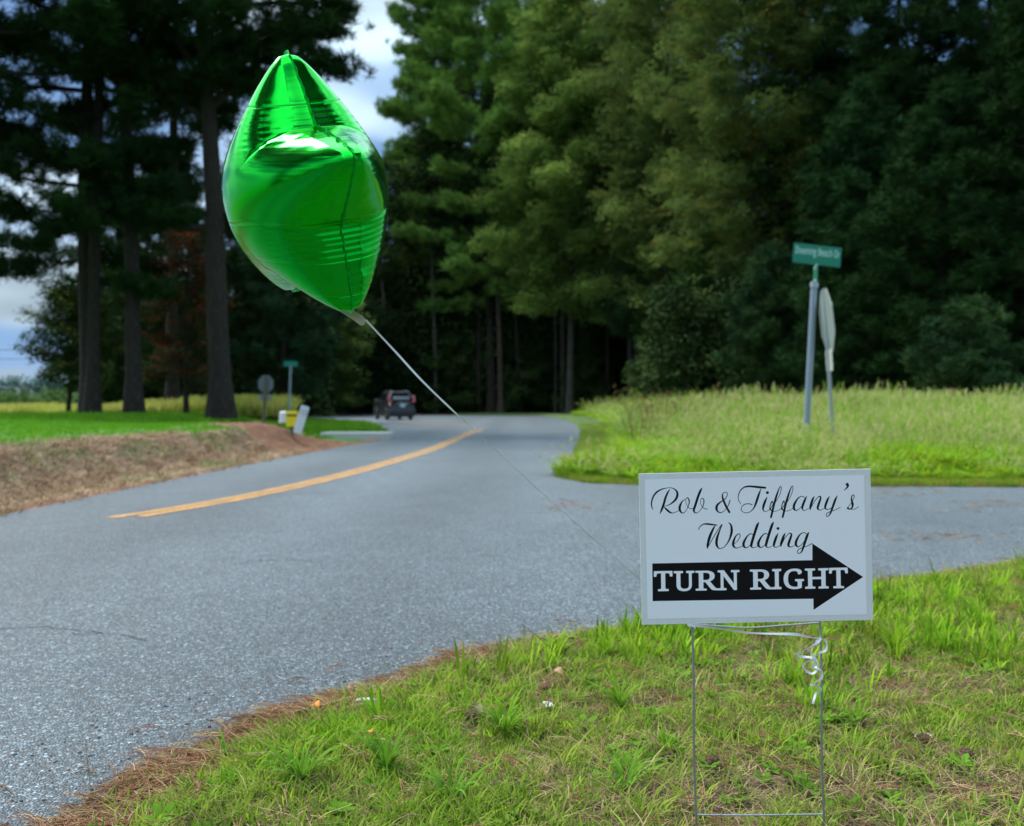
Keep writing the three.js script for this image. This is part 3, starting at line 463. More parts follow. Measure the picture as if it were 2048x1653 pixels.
// left: lawn tufts, dead grass on the bank, crop behind the pines
{
  const r = rng(2001), lawnG = clumpGeo(7, 10, { h: 0.05, w: 0.008, rad: 0.09, out: 0.5, seg: 2 }), deadG = [clumpGeo(8, 14, { h: 0.075, w: 0.005, rad: 0.07, out: 1.3, droop: 0.4, seg: 2 }), clumpGeo(9, 14, { h: 0.05, w: 0.005, rad: 0.08, out: 1.8, droop: 0.4, seg: 2 })];
  const A = [], B = [[], []];
  for (let k = 0; k < 26000; k++) { const d = 8 + Math.pow(r(), 1.1) * 34, s = 1.3 + Math.pow(r(), 1.4) * 24; if (leftKind(s, d) !== 2) continue; const x = roadLeft(d) - s; if (x < -0.52 * d - 2) continue; const z = 1 + d * 0.02, v = 0.8 + 0.4 * r(); A.push({ p: V(x, leftY(s, d) - 0.005, -d), q: qOf(r, 0.3), s: V(z, z * 0.9, z), c: [0.13 * v, 0.33 * v, 0.02 * v] }); }
  for (let k = 0; k < 12000; k++) {
    const d = 7 + r() * 17, s = r() * 2.0, kd = leftKind(s, d), clay = kd === 3; if (kd === 2 || (kd === 0 && r() < 0.6) || (clay && r() < 0.93)) continue; const v = 0.65 + 0.6 * r(), green = N3(d * 0.9, s * 2, 6) > 0.12 && r() < 0.5;
    B[k % 2].push({ p: V(roadLeft(d) - s, leftY(s, d) - 0.008, -d), q: qOf(r, 0.7), s: V(1, 0.5 + 0.5 * r(), 1), c: green ? [0.2 * v, 0.26 * v, 0.08 * v] : r() < 0.7 ? [0.44 * v, 0.30 * v, 0.18 * v] : [0.28 * v, 0.17 * v, 0.10 * v] });
  }
  for (let k = 0; k < 9000; k++) { const d = 26 + r() * 34, s = 0.25 + Math.pow(r(), 1.5) * 12; if (d < 28.2 && roadLeft(d) - s > -5.2) continue; const z = 2.4 + r(), v = 0.8 + 0.4 * r(); A.push({ p: V(roadLeft(d) - s, leftY(s, d) - 0.01, -d), q: qOf(r, 0.3), s: V(z, z * 1.2, z), c: [0.13 * v, 0.30 * v, 0.02 * v] }); }
  const t = thing('lawn_grass', 'short green lawn grass above the bank on the left', 'grass'); t.userData.kind = 'stuff'; inst('blades', lawnG, grassMat, A, t);
  const b = thing('bank_grass', 'dead brown grass covering the cut bank on the left', 'grass'); b.userData.kind = 'stuff'; B.forEach((l, k) => inst('blades', deadG[k], dryMat, l, b));
  const cropG = [clumpGeo(10, 12, { h: 0.8, w: 0.03, rad: 0.2, out: 0.4, seed: 0.5 }), clumpGeo(13, 12, { h: 0.65, w: 0.035, rad: 0.2, out: 0.5, seed: 0.3 })], C = [[], []];
  for (let k = 0; k < 7000; k++) { const d = 43 + r() * 17, x = xAt(-60 + r() * 640, d), v = 0.7 + 0.6 * r(), hi = 0.6 + 0.5 * smooth(200, 380, 1024 + x / d * FPX) + 0.3 * N3(x * 0.3, d * 0.3); C[k % 2].push({ p: V(x, LAWN - 0.05, -d), q: qOf(r, 0.2), s: V(1.2, hi, 1.2), c: r() < 0.6 ? [0.36 * v, 0.43 * v, 0.06 * v] : [0.5 * v, 0.46 * v, 0.16 * v] }); }
  const c = thing('crop', 'yellow-green crop standing behind the pines on the left', 'crop'); c.userData.kind = 'stuff'; C.forEach((l, k) => inst('stalks', cropG[k], grassMat, l, c));
}
// right: tall field grass
{
  const r = rng(3001), lush = [clumpGeo(14, 12, { h: 0.52, w: 0.02, rad: 0.12, out: 0.6, droop: 0.3 }), clumpGeo(15, 12, { h: 0.42, w: 0.02, rad: 0.12, out: 0.7, droop: 0.3 })], seedy = [clumpGeo(16, 9, { h: 0.8, w: 0.007, rad: 0.14, out: 0.28, seed: 0.85, droop: 0.1 }), clumpGeo(17, 9, { h: 0.72, w: 0.007, rad: 0.14, out: 0.35, seed: 0.9, droop: 0.1 })], low = clumpGeo(18, 14, { h: 0.06, w: 0.006, rad: 0.09, out: 0.6, seg: 2 });
  const A = [[], []], B = [[], []], C = [];
  for (let k = 0; k < 52000; k++) {
    const far = Math.pow(r(), 1.35), x = -1 + 0, dd = 11.2 + far * 66, w0 = dd > 13.4 ? fieldLeft(dd) : 0.5, X = w0 + 0.1 + (0.52 * dd + 1.5 - w0) * r(), f = fieldFront(Math.max(X, 0.4)); if (dd < f) continue;
    const e = Math.min(dd - f, dd > 13.4 ? (X - fieldLeft(dd)) * 0.8 : 9), big = 1 + 0.018 * (dd - 11), y = fieldY(X, dd) - 0.01, v = 0.75 + 0.5 * r();
    if (e < 0.6 + 0.45 * N3(X * 1.2, dd * 0.7) + 0.015 * Math.max(0, dd - 14)) { if (dd < 40) C.push({ p: V(X, y, -dd), q: qOf(r, 0.3), s: V(1, 0.8 + 0.5 * r(), 1), c: r() < 0.35 ? [0.34 * v, 0.30 * v, 0.07 * v] : [0.19 * v, 0.32 * v, 0.025 * v] }); continue; }
    const rise = smooth(0.5, 2.4, e), up = lerp(0.3, 1, rise) * lerp(0.82, 1.1, smooth(15, 27, dd)) * (1 + 0.55 * N3(X * 0.55, dd * 0.45, 3) + 0.45 * N3(X * 2.1, dd * 1.6, 8));
    if (r() < lerp(0.97, 0.3, smooth(2.2, 6, e)) * (0.9 + 1.1 * N3(X * 0.35, dd * 0.25, 12))) A[k % 2].push({ p: V(X, y, -dd), q: qOf(r, 0.22), s: V(big, up * (0.8 + 0.3 * r()), big), c: [lerp(0.15, 0.32, r()) * v, lerp(0.30, 0.47, r()) * v, 0.022 * v] });
    else B[k % 2].push({ p: V(X, y, -dd), q: qOf(r, 0.18), s: V(big, up * (0.75 + 0.4 * r()), big), c: r() < 0.5 ? [0.50 * v, 0.49 * v, 0.2 * v] : [0.28 * v, 0.43 * v, 0.06 * v] });
  }
  for (let k = 0; k < 2600; k++) { const X = fieldFront(1) && 0.6 + Math.pow(r(), 1.2) * 7, d = fieldFront(X) + 0.05 + 0.7 * r(), v = 0.8 + 0.4 * r(); C.push({ p: V(X, fieldY(X, d) - 0.015, -d), q: qOf(r, 0.3), s: V(1, 0.8 + 0.5 * r(), 1), c: [0.2 * v, 0.31 * v, 0.025 * v] }); }
  const t = thing('field_grass', 'tall yellow-green grass filling the field on the far corner', 'grass'); t.userData.kind = 'stuff';
  A.forEach((l, k) => inst('leaves', lush[k], grassMat, l, t)); B.forEach((l, k) => inst('seed_stalks', seedy[k], grassMat, l, t)); inst('edge_turf', low, grassMat, C, t);
  // reddish tall weeds standing above the grass
  const wg = clumpGeo(19, 5, { h: 1.25, w: 0.012, rad: 0.1, out: 0.25, seed: 1, droop: 0.12 }), W = [];
  for (let k = 0; k < 300; k++) { const d = 21 + r() * 16, u = 1260 + r() * 740, X = xAt(u, d), v = 0.7 + 0.6 * r(), s = 0.75 + 0.35 * r(); W.push({ p: V(X, fieldY(X, d), -d), q: qOf(r, 0.2), s: V(1.6, s, 1.6), c: r() < 0.45 ? [0.28 * v, 0.17 * v, 0.07 * v] : [0.18 * v, 0.2 * v, 0.05 * v] }); }
  const w = thing('weeds', 'thin reddish weeds standing above the field grass near the posts', 'weeds'); w.userData.kind = 'stuff'; inst('stalks', wg, grassMat, W, w);
}
// ───────── the yard sign ─────────
const metal = std([0.34, 0.37, 0.40], { metalness: 0.75, roughness: 0.42 });
const SIGN_D = 2.077, PXM = FPX / SIGN_D;
{
  const roll = Math.atan(38 / 1792), c = at(1512.6, 1094.5, SIGN_D), W = 463.5 / PXM, H = 303 / PXM;
  const s = thing('yard_sign', 'white wedding direction sign with black arrow on a thin wire stake', 'sign', [c.x, 0, c.z]);
  const face = new THREE.Group(); face.position.set(0, c.y, 0); face.rotation.z = roll; face.updateMatrix();
  const place = (g) => g.applyMatrix4(face.matrix);
  // board: corrugated plastic, its fluting as fine upright relief, open flutes along the bottom edge
  const flute = floatTex(256, 4, (x) => 0.5 + 0.5 * Math.cos(x / 256 * 6.2832 * 8)); flute.repeat.set(15, 1);
  const boardMat = phys([0.80, 0.83, 0.84], { roughness: 0.38, bumpMap: flute, bumpScale: 0.0003, transmission: 0.12, thickness: 0 });
  obj('board', place(new RoundedBoxGeometry(W, H, 0.004, 2, 0.0006)), boardMat, s);
  // print: drawn in the coordinates of a close-up of the sign (2048 wide), mapped onto the inner panel
  const TW = 2048, TH = 1310, cv = document.createElement('canvas'); cv.width = TW; cv.height = TH;
  const x = cv.getContext('2d'); x.fillStyle = '#f3f5fb'; x.fillRect(0, 0, TW, TH);
  const O = [150, 148], U = [1698, -38], Q = [28, 1085], det = U[0] * Q[1] - Q[0] * U[1], k = [TW * Q[1] / det, -TH * U[1] / det, -TW * Q[0] / det, TH * U[0] / det];
  const base = [k[0], k[1], k[2], k[3], -(k[0] * O[0] + k[2] * O[1]), -(k[1] * O[0] + k[3] * O[1])];
  const zoom = (u0, v0, s) => { const q = 3.8642, a = q / s, bx = (u0 - 1250) * q, by = (v0 - 920) * q; x.setTransform(...base); x.transform(a, 0, 0, a, bx, by); };
  x.setTransform(...base); x.fillStyle = '#08080c';
  x.beginPath(); [[212, 802], [1452, 775], [1451, 645], [1846, 905], [1464, 1162], [1462, 1075], [217, 1095]].forEach((p, i) => (i ? x.lineTo(...p) : x.moveTo(...p))); x.closePath(); x.fill();
  const ink = (...pts) => {                                     // a pen stroke of changing width through [x, y, width]
    const c3 = curve(pts.map((p) => V(p[0], p[1], p[2] * 0.55)), pts.length * 14), L = [], R = [];
    c3.forEach((p, i) => { const a = c3[Math.max(0, i - 1)], b = c3[Math.min(c3.length - 1, i + 1)], l = Math.hypot(b.x - a.x, b.y - a.y) || 1, nx = -(b.y - a.y) / l, ny = (b.x - a.x) / l, w = Math.max(3, p.z); L.push([p.x + nx * w, p.y + ny * w]); R.unshift([p.x - nx * w, p.y - ny * w]); });
    for (let i = 0; i + 1 < L.length; i++) { const j = L.length - 1 - i; x.beginPath(); x.moveTo(...L[i]); x.lineTo(...L[i + 1]); x.lineTo(...R[j - 1]); x.lineTo(...R[j]); x.closePath(); x.fill(); x.lineWidth = 1.5; x.stroke(); }
    for (const e of [c3[0], c3[c3.length - 1]]) { x.beginPath(); x.arc(e.x, e.y, Math.max(3, e.z), 0, 7); x.fill(); }
  };
  const dot = (a, b, r) => { x.beginPath(); x.arc(a, b, r, 0, 7); x.fill(); };
  x.strokeStyle = '#08080c';
  zoom(1290, 950, 9.309);
  ink([143, 640, 8], [125, 590, 16], [118, 510, 20], [150, 400, 24], [215, 315, 26], [310, 260, 18], [420, 235, 9], [510, 240, 12], [580, 290, 26], [600, 360, 36], [575, 440, 36], [520, 500, 26], [440, 555, 12], [355, 580, 5]);
  ink([463, 255, 5], [420, 320, 26], [375, 430, 34], [345, 540, 36], [310, 640, 32], [275, 720, 8]);
  ink([350, 590, 8], [400, 640, 30], [460, 690, 28], [520, 705, 10], [590, 680, 8], [640, 650, 6]);
  ink([745, 445, 6], [690, 490, 18], [650, 570, 36], [645, 640, 38], [680, 700, 20], [730, 695, 10], [780, 630, 8], [815, 540, 14], [820, 470, 20], [790, 420, 14], [762, 440, 8], [757, 490, 6], [775, 550, 6], [805, 600, 8], [855, 625, 8], [910, 610, 6]);
  ink([1062, 232, 6], [1030, 285, 34], [985, 400, 38], [935, 560, 38], [908, 650, 34], [930, 700, 16], [980, 695, 8], [1040, 640, 8], [1085, 550, 14], [1095, 470, 16], [1065, 425, 10], [1035, 460, 7], [1035, 530, 6], [1065, 590, 8], [1110, 625, 10], [1160, 632, 10]);
  ink([1570, 688, 34], [1500, 560, 34], [1450, 440, 30], [1440, 365, 18], [1470, 320, 10], [1515, 318, 10], [1532, 360, 10], [1500, 430, 12], [1430, 480, 16], [1350, 550, 34], [1330, 620, 38], [1360, 680, 22], [1420, 695, 12], [1490, 650, 8], [1550, 560, 12], [1583, 465, 14]);
  ink([1785, 535, 8], [1745, 470, 10], [1735, 390, 12], [1770, 290, 16], [1840, 225, 20], [1920, 205, 26], [2000, 208, 30], [2080, 216, 34], [2160, 224, 34], [2240, 230, 30]);
  ink([2155, 255, 10], [2110, 380, 34], [2065, 520, 34], [2020, 620, 18], [1950, 685, 10], [1870, 700, 9], [1800, 660, 9], [1800, 595, 10], [1850, 545, 12], [1930, 530, 12], [1995, 548, 12]);
  zoom(1510, 950, 9.309);
  ink([225, 405, 8], [190, 480, 34], [155, 590, 36], [155, 650, 18], [200, 675, 8], [270, 645, 6]); dot(230, 322, 27);
  for (const [a, b] of [[0, 0], [218, -5]]) {
    ink([385 + a, 500 + b, 6], [450 + a, 385 + b, 8], [488 + a, 260 + b, 10], [477 + a, 203 + b, 10], [440 + a, 265 + b, 18], [395 + a, 400 + b, 32], [350 + a, 560 + b, 34], [322 + a, 690 + b, 34], [300 + a, 785 + b, 30]);
    ink([270 + a, 645 + b, 8], [285 + a, 560 + b, 14], [318 + a, 485 + b, 18], [332 + a, 540 + b, 6], [300 + a, 600 + b, 12], [290 + a, 640 + b, 18], [340 + a, 672 + b, 8], [420 + a, 660 + b, 6], [488 + a, 622 + b, 6]);
  }
  ink([920, 410, 12], [870, 390, 10], [800, 430, 20], [735, 540, 38], [728, 620, 36], [770, 655, 14], [830, 620, 8], [890, 560, 6]); ink([965, 385, 6], [930, 460, 34], [885, 580, 36], [890, 635, 18], [930, 655, 8], [1010, 610, 6]);
  ink([1105, 390, 6], [1075, 450, 34], [1035, 580, 34], [1028, 645, 10]); ink([1030, 640, 6], [1090, 520, 8], [1160, 420, 10], [1210, 390, 18], [1222, 430, 28], [1190, 530, 36], [1170, 610, 34], [1200, 645, 12], [1250, 640, 8], [1310, 600, 6]);
  ink([1390, 385, 6], [1350, 460, 34], [1310, 580, 34], [1315, 620, 22], [1360, 635, 10], [1420, 610, 8], [1460, 570, 6]); ink([1535, 375, 6], [1495, 460, 34], [1440, 620, 34], [1410, 700, 26], [1370, 760, 12], [1335, 760, 10], [1335, 720, 10], [1370, 690, 10], [1440, 665, 8], [1520, 635, 8], [1590, 595, 8]);
  ink([1716, 165, 50], [1732, 190, 34], [1710, 230, 22], [1660, 278, 6]);
  ink([1730, 595, 6], [1790, 520, 8], [1830, 450, 8], [1850, 390, 12], [1833, 362, 12], [1805, 390, 16], [1800, 450, 24], [1820, 530, 38], [1815, 595, 24], [1770, 628, 20], [1728, 612, 24], [1745, 592, 10]); ink([1770, 628, 12], [1830, 632, 8], [1880, 620, 8], [1932, 580, 8]);
  zoom(1390, 1030, 8.533);
  ink([60, 250, 10], [90, 195, 12], [150, 155, 16], [220, 153, 26], [300, 163, 22], [380, 170, 10]);
  ink([350, 175, 8], [310, 240, 28], [255, 370, 40], [220, 500, 34], [212, 570, 12]); ink([215, 565, 10], [290, 430, 10], [390, 260, 10], [462, 160, 12], [420, 270, 20], [378, 400, 36], [372, 500, 36], [400, 560, 20], [440, 573, 10], [510, 540, 10], [580, 440, 20], [622, 320, 34], [628, 230, 34], [610, 160, 22], [575, 130, 8]);
  ink([680, 490, 6], [740, 430, 8], [775, 360, 10], [755, 320, 12], [700, 360, 18], [662, 450, 34], [658, 520, 34], [700, 563, 14], [760, 555, 8], [815, 530, 6]);
  for (const [a, b] of [[0, 0], [253, -6]]) { ink([1000 + a, 340 + b, 8], [950 + a, 320 + b, 12], [890 + a, 370 + b, 20], [837 + a, 470 + b, 36], [837 + a, 530 + b, 34], [875 + a, 560 + b, 14], [930 + a, 530 + b, 8], [975 + a, 470 + b, 6]); ink([1095 + a, 120 + b, 6], [1065 + a, 175 + b, 36], [1015 + a, 330 + b, 38], [967 + a, 500 + b, 38], [972 + a, 545 + b, 20], [1010 + a, 560 + b, 8], [1070 + a, 535 + b, 6]); }
  ink([1422, 310, 6], [1390, 380, 34], [1355, 490, 36], [1355, 535, 20], [1395, 550, 8], [1460, 520, 6]); dot(1420, 228, 24);
  ink([1545, 305, 6], [1515, 370, 34], [1475, 490, 34], [1470, 540, 10]); ink([1472, 540, 6], [1530, 410, 8], [1600, 320, 10], [1638, 312, 18], [1648, 350, 28], [1615, 450, 36], [1600, 520, 32], [1635, 545, 12], [1690, 525, 6], [1720, 500, 6]);
  ink([1905, 320, 10], [1860, 297, 10], [1790, 340, 20], [1733, 450, 36], [1732, 515, 32], [1775, 540, 12], [1830, 500, 8], [1880, 430, 6]); ink([1952, 290, 6], [1920, 350, 36], [1865, 520, 34], [1830, 620, 20], [1790, 655, 10], [1755, 640, 10], [1770, 595, 10], [1830, 560, 8], [1920, 530, 8], [2005, 485, 10]);
  // TURN RIGHT, letter by letter in its place on the arrow
  x.font = '200px serif'; x.fillStyle = x.strokeStyle = '#f3f5fb'; x.lineJoin = 'round';
  for (const [ch, l, r, top, bot] of [['T', 60, 236, 151, 341], ['U', 246, 440, 150, 341], ['R', 448, 660, 146, 335], ['N', 656, 860, 142, 331], ['R', 956, 1168, 134, 325], ['I', 1165, 1250, 131, 321], ['G', 1270, 1460, 127, 321], ['H', 1470, 1690, 124, 316], ['T', 1695, 1872, 118, 312]]) {
    const m = x.measureText(ch), gw = m.actualBoundingBoxLeft + m.actualBoundingBoxRight, gh = m.actualBoundingBoxAscent + m.actualBoundingBoxDescent, p = 5;
    zoom(1295, 1110, 4.655); x.transform(1, -0.021, 0.023, 1, 0, 0);
    const sx = (r - l - 2 * p) / gw, sy = (bot - top - 2 * p) / gh, mx = (l + r) / 2; x.translate(l + p - 4, top + p + mx * 0.021); x.scale(sx, sy); x.lineWidth = 11 / sx;
    x.fillText(ch, m.actualBoundingBoxLeft, m.actualBoundingBoxAscent); x.strokeText(ch, m.actualBoundingBoxLeft, m.actualBoundingBoxAscent);
  }
  const tex = new THREE.CanvasTexture(cv); tex.colorSpace = THREE.SRGBColorSpace; tex.anisotropy = 8;
  const pw_ = W * 0.9468, ph = H * 0.9215, panel = new THREE.PlaneGeometry(pw_, ph).translate(-0.0008, 0.0002, 0.00245);
  obj('print', place(panel), phys([1, 1, 1], { map: tex, roughness: 0.5, specularIntensity: 0.4, bumpMap: flute, bumpScale: 0.00006 }), s);
  // stake: two ribbed wire legs and two smooth crossbars
  const leg = (u0, u1) => { const a = at(u0, 1238, SIGN_D + 0.003), b = at(u1, 1760, SIGN_D + 0.003), pts = [], rad = []; for (let i = 0; i <= 420; i++) { const f = i / 420; pts.push(a.clone().lerp(b, f).add(V(0.0012 * Math.sin(f * 9), 0, 0)).sub(s.position)); rad.push(0.0021 + 0.0004 * (i % 2)); } return new Geo().tube(pts, rad, 8).build(); };
  obj('leg', leg(1384.5, 1396), metal, s); obj('leg', leg(1641, 1652), metal, s);
  const bar = (pts) => obj('crossbar', tubeGeo(curve(pts.map(([u, v]) => at(u, v, SIGN_D + 0.004).sub(s.position)), 20), 0.0019), metal, s);
  bar([[1384, 1250], [1440, 1254], [1500, 1257], [1560, 1253], [1642, 1247]]); bar([[1393, 1633], [1500, 1634], [1652, 1632]]);
}

// ───────── the star balloon and its ribbon ─────────
const BAL = { d: 2.16, R: 0.272 };
const balloonFrame = new THREE.Group();
{
  const R = BAL.R, c = at(612, 388, BAL.d), b = thing('foil_balloon', 'shiny green star-shaped foil balloon floating on the ribbon', 'balloon', [c.x, c.y, c.z]);
  const al = 0.52, Xa = V(Math.sin(al), 0, Math.cos(al)), Ya = V(0, 1, 0), Za = V(-Math.cos(al), 0, Math.sin(al));
  const M = new THREE.Matrix4().makeBasis(Xa, Ya, Za), roll = new THREE.Matrix4().makeRotationZ(0.255), pitch = new THREE.Matrix4().makeRotationX(0.02);
  M.premultiply(pitch).premultiply(roll).multiply(new THREE.Matrix4().makeRotationZ(-0.35)); b.quaternion.setFromRotationMatrix(M); b.updateMatrixWorld(true);
  balloonFrame.copy(b, false); balloonFrame.updateMatrixWorld(true);
  const rho = 0.61, edge = (th) => { let f = (th - Math.PI / 2) / (Math.PI * 2 / 5); f = Math.abs(f - Math.round(f)) * 2; const e = Math.sqrt(f * f + 0.012) - Math.sqrt(0.012), q = Math.min(1, e / (Math.sqrt(1.012) - Math.sqrt(0.012))), a = q * Math.PI / 5, A = [1, 0], B = [rho * Math.cos(Math.PI / 5), rho * Math.sin(Math.PI / 5)], dx = B[0] - A[0], dy = B[1] - A[1]; const t = 1 * Math.sin(Math.PI / 5 * 0) + (A[0] * dy - A[1] * dx) / (Math.cos(a) * dy - Math.sin(a) * dx); return t * (1 + 0.015 * Math.sin(q * Math.PI)); };
  const N = 150, ph = new Float32Array(N * N), inside = new Uint8Array(N * N), cell = 2.1 / (N - 1);
  for (let j = 0; j < N; j++) for (let i = 0; i < N; i++) { const x = -1.05 + i * cell, y = -1.05 + j * cell; inside[j * N + i] = Math.hypot(x, y) < edge(Math.atan2(y, x)) ? 1 : 0; }
  for (let it = 0; it < 700; it++) for (let j = 1; j < N - 1; j++) for (let i = 1; i < N - 1; i++) { const k = j * N + i; if (inside[k]) { const v = (ph[k - 1] + ph[k + 1] + ph[k - N] + ph[k + N] + cell * cell) / 4; ph[k] += 1.85 * (v - ph[k]); } }
  let top = 0; for (const v of ph) top = Math.max(top, v);
  const samp = (x, y) => { const gx = clamp((x + 1.05) / cell, 0, N - 1.001), gy = clamp((y + 1.05) / cell, 0, N - 1.001), i = Math.floor(gx), j = Math.floor(gy), fx = gx - i, fy = gy - j, k = j * N + i; return lerp(lerp(ph[k], ph[k + 1], fx), lerp(ph[k + N], ph[k + N + 1], fx), fy); };
  const T = 140, A = 420, half = (sgn) => {
    const p = [], uv = [], idx = [];
    for (let i = 0; i <= T; i++) for (let j = 0; j <= A; j++) {
      const t = 1 - Math.pow(1 - i / T, 1.7), th = j / A * Math.PI * 2, e = edge(th), x = t * e * Math.cos(th), y = t * e * Math.sin(th), rim = 1 - t;
      const f = Math.max(0, samp(x * 0.995, y * 0.995)) / top, hgt = i === T ? 0 : 0.60 * Math.pow(f, 0.51) * smooth(0, 0.02, rim + 0.004);
      const valley = Math.abs(((th - Math.PI / 2) / (Math.PI * 2 / 5) % 1 + 1) % 1 - 0.5) * 2, ps = 0.0032 * Math.exp(-rim * 12) * (1 - 0.3 * valley) * (Math.sin(th * 47 + 3 * N3(th * 2, 1)) + 0.7 * Math.sin(th * 29 + 2)) * smooth(0, 0.04, rim);
      const crease = -0.012 * Math.exp(-((valley / 0.06) ** 2)) * Math.exp(-(((rim - 0.1) / 0.22) ** 2));
      p.push(x * R, y * R, sgn * (hgt + ps + crease) * R); uv.push(x * 0.5 + 0.5, y * 0.5 + 0.5);
    }
    for (let i = 0; i < T; i++) for (let j = 0; j < A; j++) { const a = i * (A + 1) + j, q = a + 1, d = a + A + 1, e = d + 1; if (sgn > 0) idx.push(a, d, e, a, e, q); else idx.push(a, e, d, a, q, e); }
    const g = new THREE.BufferGeometry(); g.setAttribute('position', new THREE.Float32BufferAttribute(p, 3)); g.setAttribute('uv', new THREE.Float32BufferAttribute(uv, 2)); g.setIndex(idx); g.computeVertexNormals(); return g;
  };
  // folds pressed across the foil by its packing, with finer ripples between them
  const folds = [0.66, 0.36, -0.16, -0.44, -0.68];
  const bump = floatTex(1024, 1024, (px, py) => {
    const x = px / 1023 * 2 - 1, y = py / 1023 * 2 - 1, yy = y + 0.05 * N3(x * 1.4, y * 1.4, 2) + 0.04 * x * x, r = Math.hypot(x, y) / edge(Math.atan2(y, x));
    let h = 0.5; for (const f of folds) { const q = (yy - f) / 0.007; const a = f === 0.36 ? 0.12 : 0.9; h += -0.75 * a * Math.exp(-q * q) + 0.3 * a * Math.exp(-(((yy - f - 0.02) / 0.012) ** 2)); }
    const band = smooth(0.36, 0.40, yy) * smooth(0.66, 0.58, yy) + smooth(-0.46, -0.42, yy) * smooth(-0.12, -0.2, yy) * 0.9 + 0.5 * smooth(-0.68, -0.64, yy) * smooth(-0.46, -0.52, yy) + 0.45 * smooth(0.15, 0.2, yy) * smooth(0.36, 0.3, yy);
    h += 0.26 * band * smooth(0.42, 0.70, r) * Math.sin(yy * 150 + 2.5 * N3(x * 2, y * 3, 5)) * (0.7 + 0.6 * N3(x * 5, y * 16, 7));
    return h + 0.12 * fbm(x * 3, y * 3, 4, 2);
  }, false);
  const foil = phys([0.0, 0.60, 0.03], { metalness: 1, roughness: 0.17, clearcoat: 0.18, clearcoatRoughness: 0.06, bumpMap: bump, bumpScale: 0.0011 });
  obj('front_foil', half(1), foil, b); obj('back_foil', half(-1), foil, b);
  // the welded seam: a narrow flat flange round the edge, rippled
  { const g = new Geo(), n = 500; let prev = null; for (let j = 0; j <= n; j++) { const th = j / n * Math.PI * 2, e = edge(th), w = 0.0075 * (1 + 0.12 * Math.sin(th * 60)), z = 0.0011 * Math.sin(th * 47 + 3 * N3(th * 2, 1)) + 0.001 * Math.sin(th * 83), r0 = e * R - 0.002, r1 = e * R + w, nn = V(0, 0, 1); const q = [g.vert(V(r0 * Math.cos(th), r0 * Math.sin(th), -0.0004), nn), g.vert(V(r1 * Math.cos(th), r1 * Math.sin(th), z - 0.0004), nn), g.vert(V(r1 * Math.cos(th), r1 * Math.sin(th), z + 0.0004), nn), g.vert(V(r0 * Math.cos(th), r0 * Math.sin(th), 0.0004), nn)]; if (prev) for (let m = 0; m < 3; m++) g.quad(prev[m], prev[m + 1], q[m + 1], q[m]); prev = q; } const gg = g.build(); gg.computeVertexNormals(); obj('seam', gg, phys([0.0, 0.55, 0.08], { metalness: 0.8, roughness: 0.4 }), b); }
  // filling tail: a flat silvery tab in the valley between the lower points
  const s = new THREE.Shape(); s.moveTo(-0.006, 0); s.bezierCurveTo(0.000, 0.014, 0.012, 0.012, 0.020, 0.006); s.bezierCurveTo(0.026, 0.001, 0.034, 0.004, 0.044, 0.002); s.bezierCurveTo(0.054, -0.002, 0.055, -0.014, 0.046, -0.016); s.bezierCurveTo(0.03, -0.012, 0.012, -0.010, -0.008, -0.008);
  const tail = new THREE.ExtrudeGeometry(s, { depth: 0.0008, bevelEnabled: true, bevelSize: 0.0006, bevelThickness: 0.0006, bevelSegments: 1, steps: 1, curveSegments: 16 });
  const inv = b.matrixWorld.clone().invert(), ta = at(688, 618, BAL.d + 0.03);
  tail.rotateZ(-0.45).translate(ta.x, ta.y, ta.z).applyMatrix4(inv);
  obj('filling_tail', tail, std([0.55, 0.45, 0.32], { metalness: 0.85, roughness: 0.35 }), b);
}
const ribbonMat = phys([0.82, 0.82, 0.84], { roughness: 0.35, side: THREE.DoubleSide, sheen: 0.3 });
